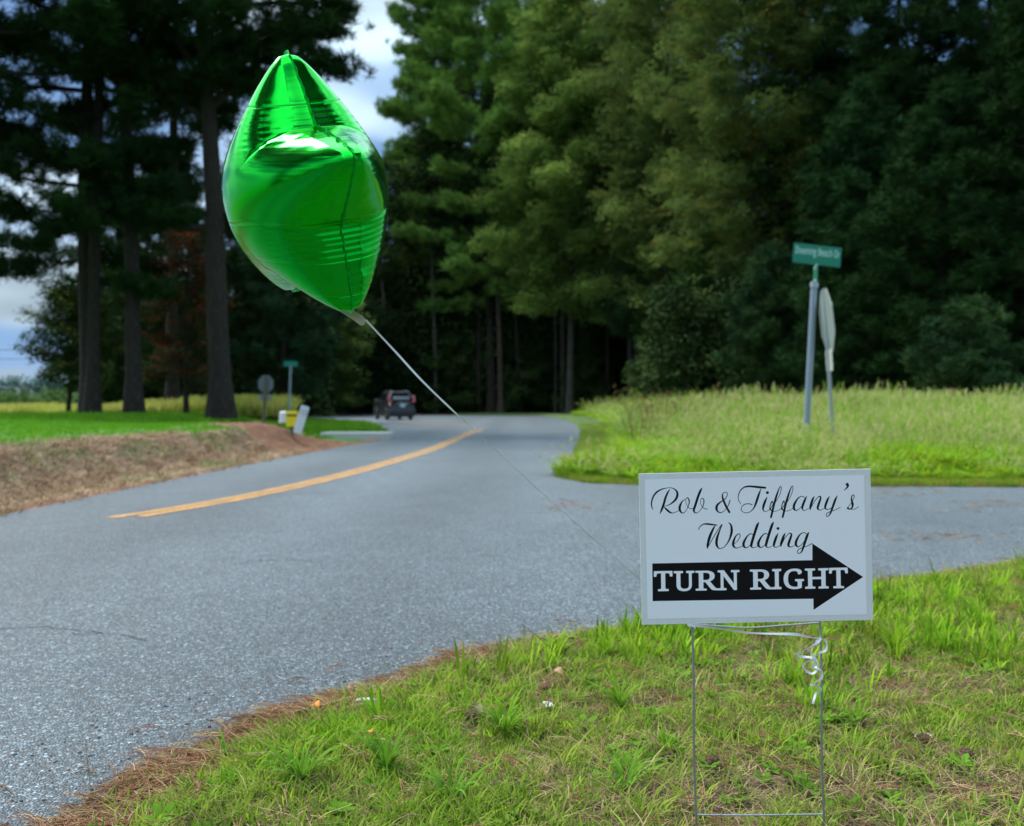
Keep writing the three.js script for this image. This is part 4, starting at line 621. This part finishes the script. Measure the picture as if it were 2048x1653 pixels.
{
  const start = at(731, 640, BAL.d + 0.03), rb = thing('ribbon', 'white curling ribbon running from the balloon to the sign stake', 'ribbon', [start.x, start.y, start.z]);
  const strip = (pts, w, side, n) => { const c = curve(pts, n), g = new Geo(); if (side === 'face') { const k = 6 + pts.length; side = (f) => { const i = Math.round(f * n), dr = c[Math.min(n, i + 1)].clone().sub(c[Math.max(0, i - 1)]); dr.z = 0; dr.normalize(); const a = 0.75 * Math.sin(f * k); return V(-dr.y * Math.cos(a), dr.x * Math.cos(a), Math.sin(a)); }; } g.strip(c.map((p) => p.clone().sub(rb.position)), c.map((_, i) => (typeof w === 'function' ? w(i / n) : w)), c.map((_, i) => (typeof side === 'function' ? side(i / n) : side))); return g.build(); };
  const dep = [BAL.d + 0.03, 2.19, 2.185, 2.17, 2.15, 2.12, 2.10, 2.087];
  const main = [[731, 640], [790, 703], [850, 768], [938, 852], [1010, 919], [1088, 991], [1200, 1090], [1300, 1177], [1386, 1250]].map(([u, v], i) => at(u, v, dep[Math.min(i, 7)]));
  obj('strand', strip(main, (f) => 0.0045, (f) => { const a = f < 0.3 ? 0.25 + 0.25 * Math.sin(f * 26) : lerp(0.3, 1.3, smooth(0.3, 0.37, f)) + 0.06 * Math.sin(f * 50); return V(Math.cos(a) * 0.72, Math.cos(a) * 0.68, Math.sin(a)); }, 260), ribbonMat, rb);
  // wraps the left leg, crosses below the sign, is tied on the right leg
  obj('wrap', strip([[1375, 1250, -6], [1384, 1252, -7], [1392, 1256, -2], [1386, 1257, 6], [1378, 1252, 4]].map(([u, v, z]) => at(u, v, SIGN_D + z * 0.001)), 0.005, V(0.1, 1, 0), 40), ribbonMat, rb);
  obj('cross_strand', strip([[1381, 1251, -4], [1440, 1259, -5], [1500, 1267, -4], [1545, 1269, -4], [1590, 1270, -4], [1620, 1276, -5], [1643, 1279, -7]].map(([u, v, z]) => at(u, v, SIGN_D + z * 0.001)), (f) => 0.0045 + 0.001 * Math.sin(f * 12), (f) => V(0.15, Math.cos(0.7 * Math.sin(f * 9)), Math.sin(0.7 * Math.sin(f * 9))), 80), ribbonMat, rb);
  const Z = (l) => l.map(([a, b, z]) => at(1580 + a / 8.7, 1240 + b / 8.7, SIGN_D + z * 0.001));
  obj('bow_loop', strip(Z([[545, 320, -7], [500, 400, -14], [330, 500, -18], [140, 610, -10], [150, 650, -6], [330, 660, -12], [450, 685, -16]]), 0.0048, 'face', 90), ribbonMat, rb);
  obj('bow_loop', strip(Z([[530, 350, -8], [620, 350, -6], [655, 440, -4], [630, 545, -10], [520, 590, -16], [450, 640, -18]]), 0.0048, 'face', 80), ribbonMat, rb);
  obj('bow_loop', strip(Z([[480, 440, -8], [470, 390, -10], [530, 345, -9]]), 0.0042, 'face', 30), ribbonMat, rb);
  obj('bow_loop', strip(Z([[305, 510, -18], [380, 570, -14], [450, 680, -16], [500, 780, -14], [480, 890, -12], [390, 950, -14], [290, 890, -10], [235, 820, -8], [280, 760, -10], [400, 715, -14], [440, 700, -16]]), 0.0046, 'face', 130), ribbonMat, rb);
  obj('curl', strip(Z([[445, 690, -16], [440, 770, -14], [410, 835, -10], [470, 840, -12], [520, 870, -14], [575, 930, -12], [560, 1030, -10], [470, 1090, -6], [385, 1135, -4], [450, 1150, -10], [520, 1180, -14], [550, 1230, -12], [530, 1285, -8], [470, 1290, -8], [435, 1390, -12], [410, 1480, -14]]), 0.0048, 'face', 200), ribbonMat, rb);
}

// ───────── street name sign and stop sign on the far corner ─────────
const galv = std([0.30, 0.36, 0.44], { metalness: 0.6, roughness: 0.5 }), signGreen = phys([0.0, 0.20, 0.15], { roughness: 0.35 }), alu = std([0.40, 0.44, 0.46], { metalness: 0.55, roughness: 0.48 });
function plate(w, h, t, r) { const s = new THREE.Shape(), a = w / 2, b = h / 2; s.moveTo(-a + r, -b); s.lineTo(a - r, -b); s.quadraticCurveTo(a, -b, a, -b + r); s.lineTo(a, b - r); s.quadraticCurveTo(a, b, a - r, b); s.lineTo(-a + r, b); s.quadraticCurveTo(-a, b, -a, b - r); s.lineTo(-a, -b + r); s.quadraticCurveTo(-a, -b, -a + r, -b); return new THREE.ExtrudeGeometry(s, { depth: t, bevelEnabled: true, bevelSize: 0.001, bevelThickness: 0.001, bevelSegments: 1 }).translate(0, 0, -t / 2); }
const printed = (w, h, W, H, draw) => { const cv = document.createElement('canvas'); cv.width = W; cv.height = H; const x = cv.getContext('2d'); draw(x, W, H); const t = new THREE.CanvasTexture(cv); t.colorSpace = THREE.SRGBColorSpace; return [new THREE.PlaneGeometry(w, h), phys([1, 1, 1], { map: t, roughness: 0.4 })]; };
{
  const D = 15, foot = at(1608, 933, D), top = at(1628, 571, D), s = thing('street_name_sign', 'green street name sign on a leaning round pole in the tall grass', 'street sign', [foot.x, foot.y - 0.1, foot.z]);
  const L = (p) => p.clone().sub(s.position);
  obj('pole', tubeGeo([L(foot).add(V(0, -0.2, 0)), L(top)], 0.046, 16), galv, s);
  const up = top.clone().sub(foot).normalize();
  obj('cap', new Geo().tube([L(top).addScaledVector(up, -0.03), L(top).addScaledVector(up, 0.035), L(top).addScaledVector(up, 0.05)], [0.058, 0.058, 0.04], 16).build(), std([0.5, 0.54, 0.58], { metalness: 0.7, roughness: 0.35 }), s);
  const low = at(1631, 549, D), lowM = new THREE.Matrix4().makeRotationFromEuler(new THREE.Euler(0.05, 1.36, 0.06, 'XYZ')).setPosition(L(low));
  const lower = obj('name_blade', plate(0.72, 0.235, 0.006, 0.012).applyMatrix4(lowM), signGreen, s);
  { const [g, m] = printed(0.69, 0.21, 256, 80, (x, W, H) => { x.fillStyle = '#007457'; x.fillRect(0, 0, W, H); x.strokeStyle = '#d9efe8'; x.lineWidth = 4; x.strokeRect(6, 6, W - 12, H - 12); }); obj('lettering', g.translate(0, 0, -0.0062).rotateY(Math.PI).applyMatrix4(new THREE.Matrix4().makeRotationY(Math.PI).multiply(new THREE.Matrix4())).applyMatrix4(lowM), m, lower); }
  obj('bracket', box(0.03, 0.06, 0.05, 0, 0, 0, 0.006).rotateZ(-0.06).translate(...L(at(1632, 533, D)).toArray()), std([0.5, 0.54, 0.58], { metalness: 0.6, roughness: 0.4 }), s);
  const c = at(1634, 511, D), M = new THREE.Matrix4().makeRotationFromEuler(new THREE.Euler(0, 0.16, -0.085, 'XYZ')).setPosition(L(c));
  const blade = obj('name_blade', plate(0.722, 0.278, 0.006, 0.012).applyMatrix4(M), signGreen, s);
  const [g, m] = printed(0.70, 0.255, 768, 288, (x, W, H) => { x.fillStyle = '#007a60'; x.fillRect(0, 0, W, H); x.fillStyle = '#cfe6e4'; x.font = '122px sans-serif'; x.textAlign = 'center'; x.save(); x.translate(W / 2, 150); x.scale(0.86, 1.3); x.fillText('Downing Beach Dr', 0, 0, 870); x.restore(); });
  obj('lettering', g.translate(0, 0, 0.0055).applyMatrix4(M), m, blade);
}
{
  const D = 14.6, foot = at(1672, 935, D), top = at(1650, 578, D), s = thing('stop_sign', 'traffic sign seen nearly edge-on from behind beside the street name pole', 'traffic sign', [foot.x, foot.y - 0.1, foot.z]);
  const up = top.clone().sub(foot).normalize(), len = top.distanceTo(foot) + 0.2, yaw = -1.66;
  const F = new THREE.Matrix4().makeBasis(V(Math.cos(yaw), 0, -Math.sin(yaw)), up, V(Math.sin(yaw), 0, Math.cos(yaw))); const base = foot.clone().sub(s.position).addScaledVector(up, -0.2);
  const put = (gg) => gg.applyMatrix4(F).translate(base.x, base.y, base.z);
  // u-channel post: a web and two outturned flanges
  const sh = new THREE.Shape(); [[-0.045, 0], [-0.028, 0], [-0.018, -0.035], [0.018, -0.035], [0.028, 0], [0.045, 0], [0.045, -0.004], [0.031, -0.004], [0.021, -0.04], [-0.021, -0.04], [-0.031, -0.004], [-0.045, -0.004]].forEach((p, i) => (i ? sh.lineTo(...p) : sh.moveTo(...p))); sh.closePath();
  obj('post', put(new THREE.ExtrudeGeometry(sh, { depth: len, bevelEnabled: false }).rotateX(-Math.PI / 2).translate(0, 0, -0.004)), alu, s);
  const oct = new THREE.Shape(); for (let i = 0; i < 8; i++) { const a = (i + 0.5) * Math.PI / 4, r = 0.44 / Math.cos(Math.PI / 8); i ? oct.lineTo(r * Math.cos(a), r * Math.sin(a)) : oct.moveTo(r * Math.cos(a), r * Math.sin(a)); } oct.closePath();
  obj('octagon_plate', put(new THREE.ExtrudeGeometry(oct, { depth: 0.004, bevelEnabled: true, bevelSize: 0.001, bevelThickness: 0.001, bevelSegments: 1 }).rotateX(0.05).translate(0.015, len - 0.45, 0.004)), std([0.36, 0.42, 0.40], { metalness: 0.5, roughness: 0.5 }), s);
  obj('plaque', put(plate(0.42, 0.30, 0.004, 0.04).translate(0.02, len - 1.0, 0.006)), std([0.55, 0.56, 0.53], { metalness: 0.3, roughness: 0.5 }), s);
  for (const y of [len - 0.2, len - 0.66]) obj('bolt', put(new THREE.CylinderGeometry(0.012, 0.012, 0.012, 8).rotateX(Math.PI / 2).translate(0.004, y, 0.012)), galv, s);
}
// ───────── far roadside things on the left ─────────
{
  const D = 40, f = at(577, 833, D), s = thing('street_name_sign', 'small far green street name sign on a grey pole left of the car', 'street sign', [f.x, f.y - 0.1, f.z]);
  obj('pole', tubeGeo([V(0, -0.2, 0), V(0.08, 2.02, 0)], 0.045, 10), galv, s);
  obj('name_blade', plate(0.5, 0.19, 0.006, 0.01).rotateY(0.3).translate(0.08, 2.1, 0), signGreen, s);
}
{
  const D = 33, f = at(528, 838, D), s = thing('traffic_sign', 'round grey back of a far traffic sign with a small plaque on a post', 'traffic sign', [f.x, f.y - 0.1, f.z]), wood = std([0.10, 0.085, 0.06]);
  obj('post', box(0.09, 1.5, 0.09, 0, 0.7, 0, 0.01).rotateZ(-0.03), wood, s);
  const oct = new THREE.Shape(); for (let i = 0; i < 8; i++) { const a = (i + 0.5) * Math.PI / 4; i ? oct.lineTo(0.26 * Math.cos(a), 0.30 * Math.sin(a)) : oct.moveTo(0.26 * Math.cos(a), 0.30 * Math.sin(a)); } oct.closePath();
  const back = std([0.12, 0.14, 0.16], { metalness: 0.3, roughness: 0.5 });
  obj('octagon_plate', new THREE.ExtrudeGeometry(oct, { depth: 0.006, bevelEnabled: false }).translate(0.04, 1.19, -0.06), back, s);
  obj('plaque', plate(0.42, 0.17, 0.006, 0.02).translate(0.03, 0.76, -0.055), std([0.18, 0.19, 0.17], { roughness: 0.6 }), s);
}
{
  const D = 21.5, f = at(584, 856, D), s = thing('newspaper_box', 'yellow newspaper box on the clay end of the bank', 'newspaper box', [f.x, f.y - 0.06, f.z], 0.15), yel = phys([0.72, 0.60, 0.01], { roughness: 0.4 });
  const w = 0.23, h = 0.30;
  obj('shell', mergeGeometries([box(w, 0.012, 0.34, 0, 0.09 + h, 0), box(w, 0.012, 0.34, 0, 0.09, 0), box(0.012, h, 0.34, -w / 2 + 0.006, 0.09 + h / 2, 0), box(0.012, h, 0.34, w / 2 - 0.006, 0.09 + h / 2, 0), box(w - 0.02, h - 0.1, 0.012, 0, 0.09 + h / 2 - 0.04, 0.16)]), yel, s);
  obj('flap', box(w + 0.012, 0.05, 0.014, 0, 0.09 + h - 0.03, 0.172, 0.004), yel, s);
  obj('slot', box(w - 0.03, 0.03, 0.006, 0, 0.09 + h - 0.075, 0.17), std([0.02, 0.02, 0.015]), s);
  obj('post', box(0.05, 0.5, 0.05, 0, -0.15, 0, 0.006), std([0.12, 0.1, 0.07]), s);
}
{
  const D = 20.8, f = at(596, 862, D), s = thing('marker_panel', 'pale grey panel leaning right beside the yellow newspaper box', 'panel', [f.x, f.y - 0.05, f.z], 0.1);
  obj('panel', plate(0.165, 0.56, 0.05, 0.03).rotateX(-0.05).rotateZ(-0.30).translate(0.06, 0.27, 0), phys([0.55, 0.62, 0.64], { roughness: 0.45 }), s);
  obj('rim', new THREE.TorusGeometry(0.055, 0.008, 8, 20).rotateZ(-0.3).translate(0.12, 0.44, 0.032), std([0.4, 0.45, 0.47]), s);
}
{
  const D = 22, f = at(567, 846, D), s = thing('meter_box', 'small round pale box left of the yellow newspaper box', 'box', [f.x, f.y - 0.04, f.z]);
  obj('case', new THREE.CylinderGeometry(0.085, 0.1, 0.2, 18).translate(0, 0.14, 0), phys([0.58, 0.62, 0.64], { roughness: 0.5 }), s);
  obj('lid', new THREE.SphereGeometry(0.09, 18, 8, 0, 6.2832, 0, 1.57).scale(1, 0.5, 1).translate(0, 0.24, 0), phys([0.66, 0.69, 0.7], { roughness: 0.5 }), s);
}
{
  const D = 26.2, a = at(640, 881, D), b = at(778, 881, D), s = thing('concrete_kerb', 'pale concrete slab edge at the end of the bank by the road', 'kerb', [(a.x + b.x) / 2, 0, -D]);
  obj('slab', new RoundedBoxGeometry(b.x - a.x, 0.22, 1.1, 2, 0.015).translate(0, 0.07, -0.5), std([0.42, 0.42, 0.40], { roughness: 0.9, bumpMap: soilTex, bumpScale: 0.006 }), s);
}
{ const s = thing('power_line', 'thin overhead wire against the sky at the left edge', 'wire', [-34, 4.3, -66]); obj('wire', tubeGeo(curve([V(-30, 0.9, 0), V(-8, 0.15, 0), V(6, 0.1, 0), V(22, 0.9, 0)], 40), 0.02, 6), std([0.05, 0.055, 0.06]), s); obj('wire', tubeGeo(curve([V(-30, 0.35, 0.3), V(-8, -0.45, 0.3), V(6, -0.5, 0.3), V(22, 0.3, 0.3)], 40), 0.015, 6), std([0.05, 0.055, 0.06]), s); }

// ───────── the car ─────────
{
  const D = 62, s = thing('car', 'black car driving away round the bend', 'car', [xAt(787, D), 0.0, -D], 0.36), L = 4.35, W = 1.58;
  const paint = phys([0.004, 0.005, 0.007], { roughness: 0.4, clearcoat: 0.7, clearcoatRoughness: 0.03 }), glass = phys([0.012, 0.016, 0.018], { roughness: 0.06, clearcoat: 1, clearcoatRoughness: 0.02 }), rub = std([0.012, 0.012, 0.013]), red = phys([0.32, 0.008, 0.014], { roughness: 0.15, clearcoat: 1 }), trim = std([0.03, 0.03, 0.033], { roughness: 0.6 }), chrome = std([0.6, 0.62, 0.65], { metalness: 1, roughness: 0.2 });
  // side outline, nose towards -z, tail at +z; wheel arches cut in
  const side = new THREE.Shape(), P = (z, y) => side.lineTo(z, y); side.moveTo(-2.1, 0.30); P(-2.17, 0.5); P(-2.12, 0.74); P(-1.85, 0.86); P(-1.1, 0.95); P(1.95, 1.02); P(2.12, 0.92); P(2.17, 0.55); P(2.1, 0.27); P(1.68, 0.25);
  side.absarc(1.32, 0.27, 0.36, 0, Math.PI, false); P(-0.92, 0.22); side.absarc(-1.3, 0.27, 0.36, 0, Math.PI, false); P(-2.1, 0.26);
  const body = new THREE.ExtrudeGeometry(side, { depth: W - 0.16, bevelEnabled: true, bevelSize: 0.07, bevelThickness: 0.08, bevelSegments: 4, curveSegments: 14 }).translate(0, 0, -(W - 0.16) / 2).rotateY(Math.PI / 2).rotateY(Math.PI);
  s.scale.set(0.94, 1.1, 0.94);
  obj('body', body.rotateY(Math.PI), paint, s);
  // greenhouse: loft of cross-sections narrowing upwards
  const cab = (y, z0, z1, w) => [V(-w, y, z0), V(w, y, z0), V(w, y, z1), V(-w, y, z1)], loft = (a, b) => { const g = new Geo(); for (let i = 0; i < 4; i++) { const j = (i + 1) % 4, n = b[i].clone().sub(a[i]).cross(a[j].clone().sub(a[i])).normalize(); const q = [a[i], a[j], b[j], b[i]].map((p) => g.vert(p, n)); g.quad(...q); } return g.build(); };
  obj('cabin_glass', loft(cab(0.95, -1.05, 2.05, 0.80), cab(1.42, -0.25, 1.62, 0.54)), glass, s);
  obj('roof', new RoundedBoxGeometry(1.14, 0.1, 2.06, 4, 0.045).translate(0, 1.45, 0.70), paint, s);
  obj('roof_spoiler', new RoundedBoxGeometry(1.06, 0.05, 0.28, 3, 0.02).rotateX(0.12).translate(0, 1.45, 1.78), paint, s);
  for (const m of [-1, 1]) {
    obj('roof_rail', tubeGeo([V(m * 0.5, 1.50, -0.1), V(m * 0.5, 1.54, 0.2), V(m * 0.5, 1.54, 1.3), V(m * 0.5, 1.50, 1.55)], 0.018, 6), chrome, s);
    const bar = (a, b, w) => new Geo().tube([a, b], [w, w], 6).build();
    for (const pg of [bar(V(m * 0.80, 0.96, 2.03), V(m * 0.55, 1.43, 1.62), 0.07), bar(V(m * 0.81, 0.96, 1.35), V(m * 0.56, 1.43, 1.2), 0.05), bar(V(m * 0.81, 0.96, 0.3), V(m * 0.56, 1.43, 0.35), 0.035), bar(V(m * 0.80, 0.96, -1.04), V(m * 0.55, 1.43, -0.25), 0.04)]) obj('pillar', pg, paint, s);
    const lamp = obj('tail_lamp', mergeGeometries([new RoundedBoxGeometry(0.13, 0.36, 0.1, 2, 0.02).rotateX(-0.5).translate(m * 0.77, 1.12, 1.99), new RoundedBoxGeometry(0.26, 0.08, 0.08, 2, 0.02).translate(m * 0.66, 0.95, 2.12)]), red, s);
    obj('mirror', new RoundedBoxGeometry(0.17, 0.13, 0.1, 3, 0.03).translate(m * 0.97, 1.0, -0.62), paint, s);
    obj('door_handle', new RoundedBoxGeometry(0.02, 0.03, 0.18, 2, 0.008).translate(m * 0.865, 0.84, 0.1), chrome, s);
    for (const z of [-1.3, 1.32]) {
      const w = obj('wheel', new THREE.TorusGeometry(0.245, 0.085, 12, 28).rotateY(Math.PI / 2).scale(1.25, 1, 1).translate(m * 0.74, 0.325, z), rub, s);
      obj('rim', mergeGeometries([new THREE.CylinderGeometry(0.21, 0.21, 0.14, 24).rotateZ(Math.PI / 2).translate(m * 0.74, 0.325, z), ...[0, 1, 2, 3, 4].map((k) => new THREE.BoxGeometry(0.16, 0.05, 0.2).translate(0, 0, 0.1).rotateX(k * 1.2566).translate(m * 0.74, 0.325, z))].map((q) => q.toNonIndexed())), chrome, w);
    }
  }
  obj('rear_window', new RoundedBoxGeometry(1.06, 0.4, 0.02, 2, 0.008).rotateX(-0.70).translate(0, 1.21, 1.865), glass, s);
  obj('rear_bumper', new RoundedBoxGeometry(1.66, 0.26, 0.16, 3, 0.05).translate(0, 0.42, 2.18), trim, s);
  obj('number_plate', new RoundedBoxGeometry(0.32, 0.15, 0.015, 2, 0.006).translate(0, 0.76, 2.245), std([0.55, 0.6, 0.65]), s);
  obj('trim_bar', new RoundedBoxGeometry(0.8, 0.03, 0.03, 2, 0.01).translate(0, 0.88, 2.235), chrome, s);
}

// ───────── small things lying in the near verge ─────────
const onVerge = (u, v) => { const d = gd(v + 8), x = xAt(u, d); return [x, vergeY(x, d), -d]; };
{
  const cone = (seed) => { const r = rng(seed), parts = [new THREE.SphereGeometry(0.016, 10, 8).scale(1, 1.3, 1).toNonIndexed()]; for (let k = 0; k < 74; k++) { const f = k / 73, a = k * 2.39996, y = lerp(-0.02, 0.026, f), rr = 0.012 + 0.016 * Math.sin(Math.PI * (0.12 + 0.8 * f)), s = new THREE.SphereGeometry(0.0075, 6, 4).scale(1.15, 0.42, 0.9).rotateZ(0.5 - 0.9 * f + 0.2 * (r() - 0.5)).translate(rr * 0.86, y, 0).rotateY(a); parts.push(s.toNonIndexed()); } return mergeGeometries(parts); };
  const m = [std([0.17, 0.08, 0.042], { roughness: 1 }), std([0.11, 0.062, 0.038], { roughness: 1 })];
  const gA = cone(5), gB = cone(9);
  [[1685, 1279, 'reddish pine cone in the grass right of the sign stake', 0], [1618, 1299, 'pine cone half hidden in the grass behind the ribbon bow', 0], [1560, 1396, 'pine cone lying between the stake legs in the upper part', 0], [1470, 1497, 'dark pine cone between the stake legs near the left leg', 1], [1428, 1566, 'dark pine cone right beside the left stake leg near its foot', 1], [1932, 1548, 'dark pine cone low in the right corner of the verge', 1], [1960, 1202, 'far dark pine cone near the asphalt at the right', 1], [945, 1468, 'pine cone beside the big grass tuft in the middle', 1], [1092, 1407, 'pine cone in the grass left of the sign', 0], [1850, 1512, 'dark pine cone right of the right stake leg', 1]].forEach(([u, v, label, k], i) => {
    const o = obj('pine_cone', i % 2 ? gB : gA, m[k]); const p = onVerge(u, v); o.position.set(p[0], p[1] + 0.010, p[2]); o.rotation.set(1.2 + 0.3 * N3(i, 1), i * 1.7, 0.5 * N3(i, 5)); o.scale.setScalar(0.8 + 0.25 * N3(i * 1.3, 2)); tag(o, label, 'pine cone', 'pine cones in the verge');
  });
  const leaf = (seed, l, w) => { const r = rng(seed), g = new Geo(), n = 7; let prev = null; for (let i = 0; i <= n; i++) { const f = i / n, ww = w * Math.pow(Math.sin(Math.PI * Math.min(0.98, f + 0.04)), 0.8) * (i % 2 ? 1 : 0.72), lift = 0.012 * Math.sin(f * 3) + 0.01 * f; const q = [-1, -0.5, 0, 0.5, 1].map((s) => g.vert(V(s * ww, lift + 0.35 * Math.abs(s) * ww + 0.003 * r(), (f - 0.5) * l), UP)); if (prev) for (let m2 = 0; m2 < 4; m2++) g.quad(prev[m2], prev[m2 + 1], q[m2 + 1], q[m2]); prev = q; } const gg = g.build(); gg.computeVertexNormals(); return gg; };
  [[635, 1430, [0.75, 0.25, 0.01], 'bright orange fallen leaf at the asphalt edge', 0.045, 0.014, 0.5], [1120, 1382, [0.36, 0.20, 0.10], 'pale brown curled leaf in the grass left of the sign', 0.05, 0.012, 0.6], [1290, 1308, [0.22, 0.11, 0.035], 'brown leaf standing in the grass below the left corner of the sign', 0.05, 0.016, 2.2], [745, 1512, [0.6, 0.2, 0.02], 'small orange leaf among the tufts in the lower left', 0.025, 0.009, 0.2], [950, 1463, [0.2, 0.12, 0.08], 'greyish brown crumpled leaf left of the big grass tuft', 0.05, 0.02, 2.8]].forEach(([u, v, c, label, l, w, turn], i) => { const o = obj('leaf', leaf(30 + i, l, w), std(c, { side: THREE.DoubleSide, roughness: 0.7 })); const p = onVerge(u, v); o.position.set(p[0], p[1] + 0.022, p[2]); o.rotation.set(0.5, turn, 0.25); tag(o, label, 'leaf'); });
  [[732, 1425, 'pale scrap of crumpled paper by the orange leaf', 0.022], [1850, 1502, 'small pale scrap in the dead grass in the lower right', 0.02], [1095, 1440, 'white crinkled scrap in the grass near the middle', 0.02]].forEach(([u, v, label, sc], i) => { const g = new THREE.IcosahedronGeometry(sc, 3), p = g.attributes.position; for (let k = 0; k < p.count; k++) { const q = V(p.getX(k), p.getY(k), p.getZ(k)), f = 1 + 0.35 * N3(q.x * 110 + i, q.y * 110, q.z * 110); p.setXYZ(k, q.x * f * 1.4, q.y * f * 0.3, q.z * f); } g.computeVertexNormals(); const o = obj('scrap', g, std([0.55, 0.56, 0.6], { roughness: 0.6 })), w = onVerge(u, v); o.position.set(w[0], w[1] + 0.014, w[2]); o.rotation.y = i; tag(o, label, 'litter'); });
}
// the larger tufts of broad grass, each a plant of its own
{
  const tuft = (seed, n, h, w, out) => { const r = rng(seed), g = new Geo(); for (let k = 0; k < n; k++) { const b = k / n * 6.2832 + (r() - 0.5) * 0.8, hh = h * (0.5 + 0.65 * r()), o = hh * out * (0.25 + 1.1 * r()), q = 0.008 * r(), base = V(Math.cos(b) * q, 0, Math.sin(b) * q), P = (f) => base.clone().add(V(Math.cos(b) * o * Math.pow(f, 1.4), hh * (f - 0.28 * f * f * f * (0.6 + out)), Math.sin(b) * o * Math.pow(f, 1.4))); const side = V(-Math.sin(b), 0.5 * (r() - 0.5), Math.cos(b)), ww = w * (0.7 + 0.5 * r()), fs = [0, 0.2, 0.4, 0.6, 0.8, 1]; g.strip(fs.map(P), [0.75, 1, 1.05, 0.9, 0.55, 0].map((q2) => q2 * ww), side); } return g.build(); };
  const shades = [[0.17, 0.34, 0.02], [0.14, 0.30, 0.025], [0.23, 0.40, 0.02]].map((c) => phys(c, { roughness: 1, transmission: 0.35, thickness: 0, side: THREE.DoubleSide, specularIntensity: 0.15 }));
  [[1010, 1502, 30, 0.15, 0.0075, 0.95, 'spreading grass tuft with a dark base in the middle of the verge', 0], [600, 1606, 26, 0.15, 0.0085, 0.8, 'broad-bladed grass tuft in the lower left near the pine straw', 1], [770, 1585, 26, 0.14, 0.0085, 0.6, 'upright broad-bladed grass tuft at the lower left centre', 1], [905, 1640, 20, 0.12, 0.008, 0.9, 'grass tuft at the bottom edge below the middle tuft', 1], [1115, 1335, 24, 0.12, 0.006, 0.8, 'bright grass tuft near the asphalt left of the sign', 2], [1215, 1340, 26, 0.14, 0.006, 0.7, 'bright grass tuft left of the left stake leg', 2], [1240, 1440, 24, 0.14, 0.006, 0.8, 'leaning grass tuft below the bright tuft left of the stake', 0], [455, 1530, 16, 0.09, 0.007, 0.8, 'small grass tuft at the asphalt edge among pine straw', 1], [1590, 1405, 24, 0.14, 0.0055, 0.6, 'grass tuft left of the right stake leg', 2], [1790, 1330, 26, 0.16, 0.006, 0.6, 'tall thin grass tuft right of the sign', 2], [1720, 1480, 18, 0.11, 0.006, 0.9, 'grass tuft right of the right stake leg near its middle', 0], [1330, 1540, 16, 0.10, 0.006, 1.0, 'flat grass tuft left of the left stake leg near the bottom', 0], [1250, 1620, 18, 0.12, 0.008, 0.9, 'grass tuft at the bottom edge left of the stake', 1]].forEach(([u, v, n, h, w, out, label, k], i) => { const t = thing('grass_tuft', label, 'grass tuft', [0, 0, 0], i); const d = gd(v), x = xAt(u, d); t.position.set(x, vergeY(x, d) - 0.004, -d); tag(obj('blades', tuft(50 + i, Math.round(n * 1.7), h, w * 0.85, out), shades[k], t), null, null, null, 'stuff'); });
  const stalkM = phys([0.12, 0.16, 0.04], { roughness: 0.8 }), seedM = std([0.30, 0.26, 0.10], { roughness: 1 });
  [[[1150, 1352, 3.3], [1100, 1296, 3.24], [1044, 1250, 3.2], 'long leaning grass stalk with a branching seed head before the asphalt'], [[880, 1560, 2.4], [915, 1490, 2.4], [948, 1428, 2.42], 'thin upright grass stalk left of the middle tuft'], [[905, 1640, 2.25], [960, 1585, 2.22], [1018, 1549, 2.2], 'furry foxtail stalk leaning right at the lower centre'], [[190, 1652, 2.3], [176, 1560, 2.35], [168, 1480, 2.4], 'thin dark stalk standing before the asphalt in the lower left'], [[1345, 1400, 2.9], [1352, 1350, 2.9], [1340, 1318, 2.88], 'hooked dry stalk just left of the left stake leg']].forEach(([a, b, c, label], i) => {
    const p = at(...a), o = thing('grass_stalk', label, 'grass stalk', [p.x, p.y, p.z]), pts = curve([a, b, c].map((q) => at(...q).sub(p)), 24);
    obj('stem', new Geo().tube(pts, pts.map((_, k) => 0.0013 * (1 - 0.5 * k / 24)), 5).build(), stalkM, o);
    const r = rng(80 + i), g = new Geo(), head = i === 2 ? 10 : 17; for (let k = head; k <= 24; k++) for (let m = 0; m < (i === 2 ? 14 : 4); m++) { const e = pts[k], dr = V(r() - 0.5, r() - 0.2, r() - 0.5).normalize(), l = i === 2 ? 0.007 : 0.005; g.strip([e, e.clone().addScaledVector(dr, l * 0.5), e.clone().addScaledVector(dr, l)], [0.0008, 0.0016, 0], V(r() - 0.5, r() - 0.5, r() - 0.5).cross(dr).normalize()); }
    if (i === 0) for (const [q, l] of [[19, [-0.008, -0.035, 0]], [23, [-0.002, -0.03, 0]], [17, [0.03, -0.012, 0]]]) g.strip([pts[q], pts[q].clone().add(V(l[0] * 0.5, l[1] * 0.4, 0)), pts[q].clone().add(V(...l))], [0.002, 0.004, 0.001], V(1, 0.3, 0));
    obj('seed_head', g.build(), seedM, o);
  });
}
renderer.render(scene, camera);
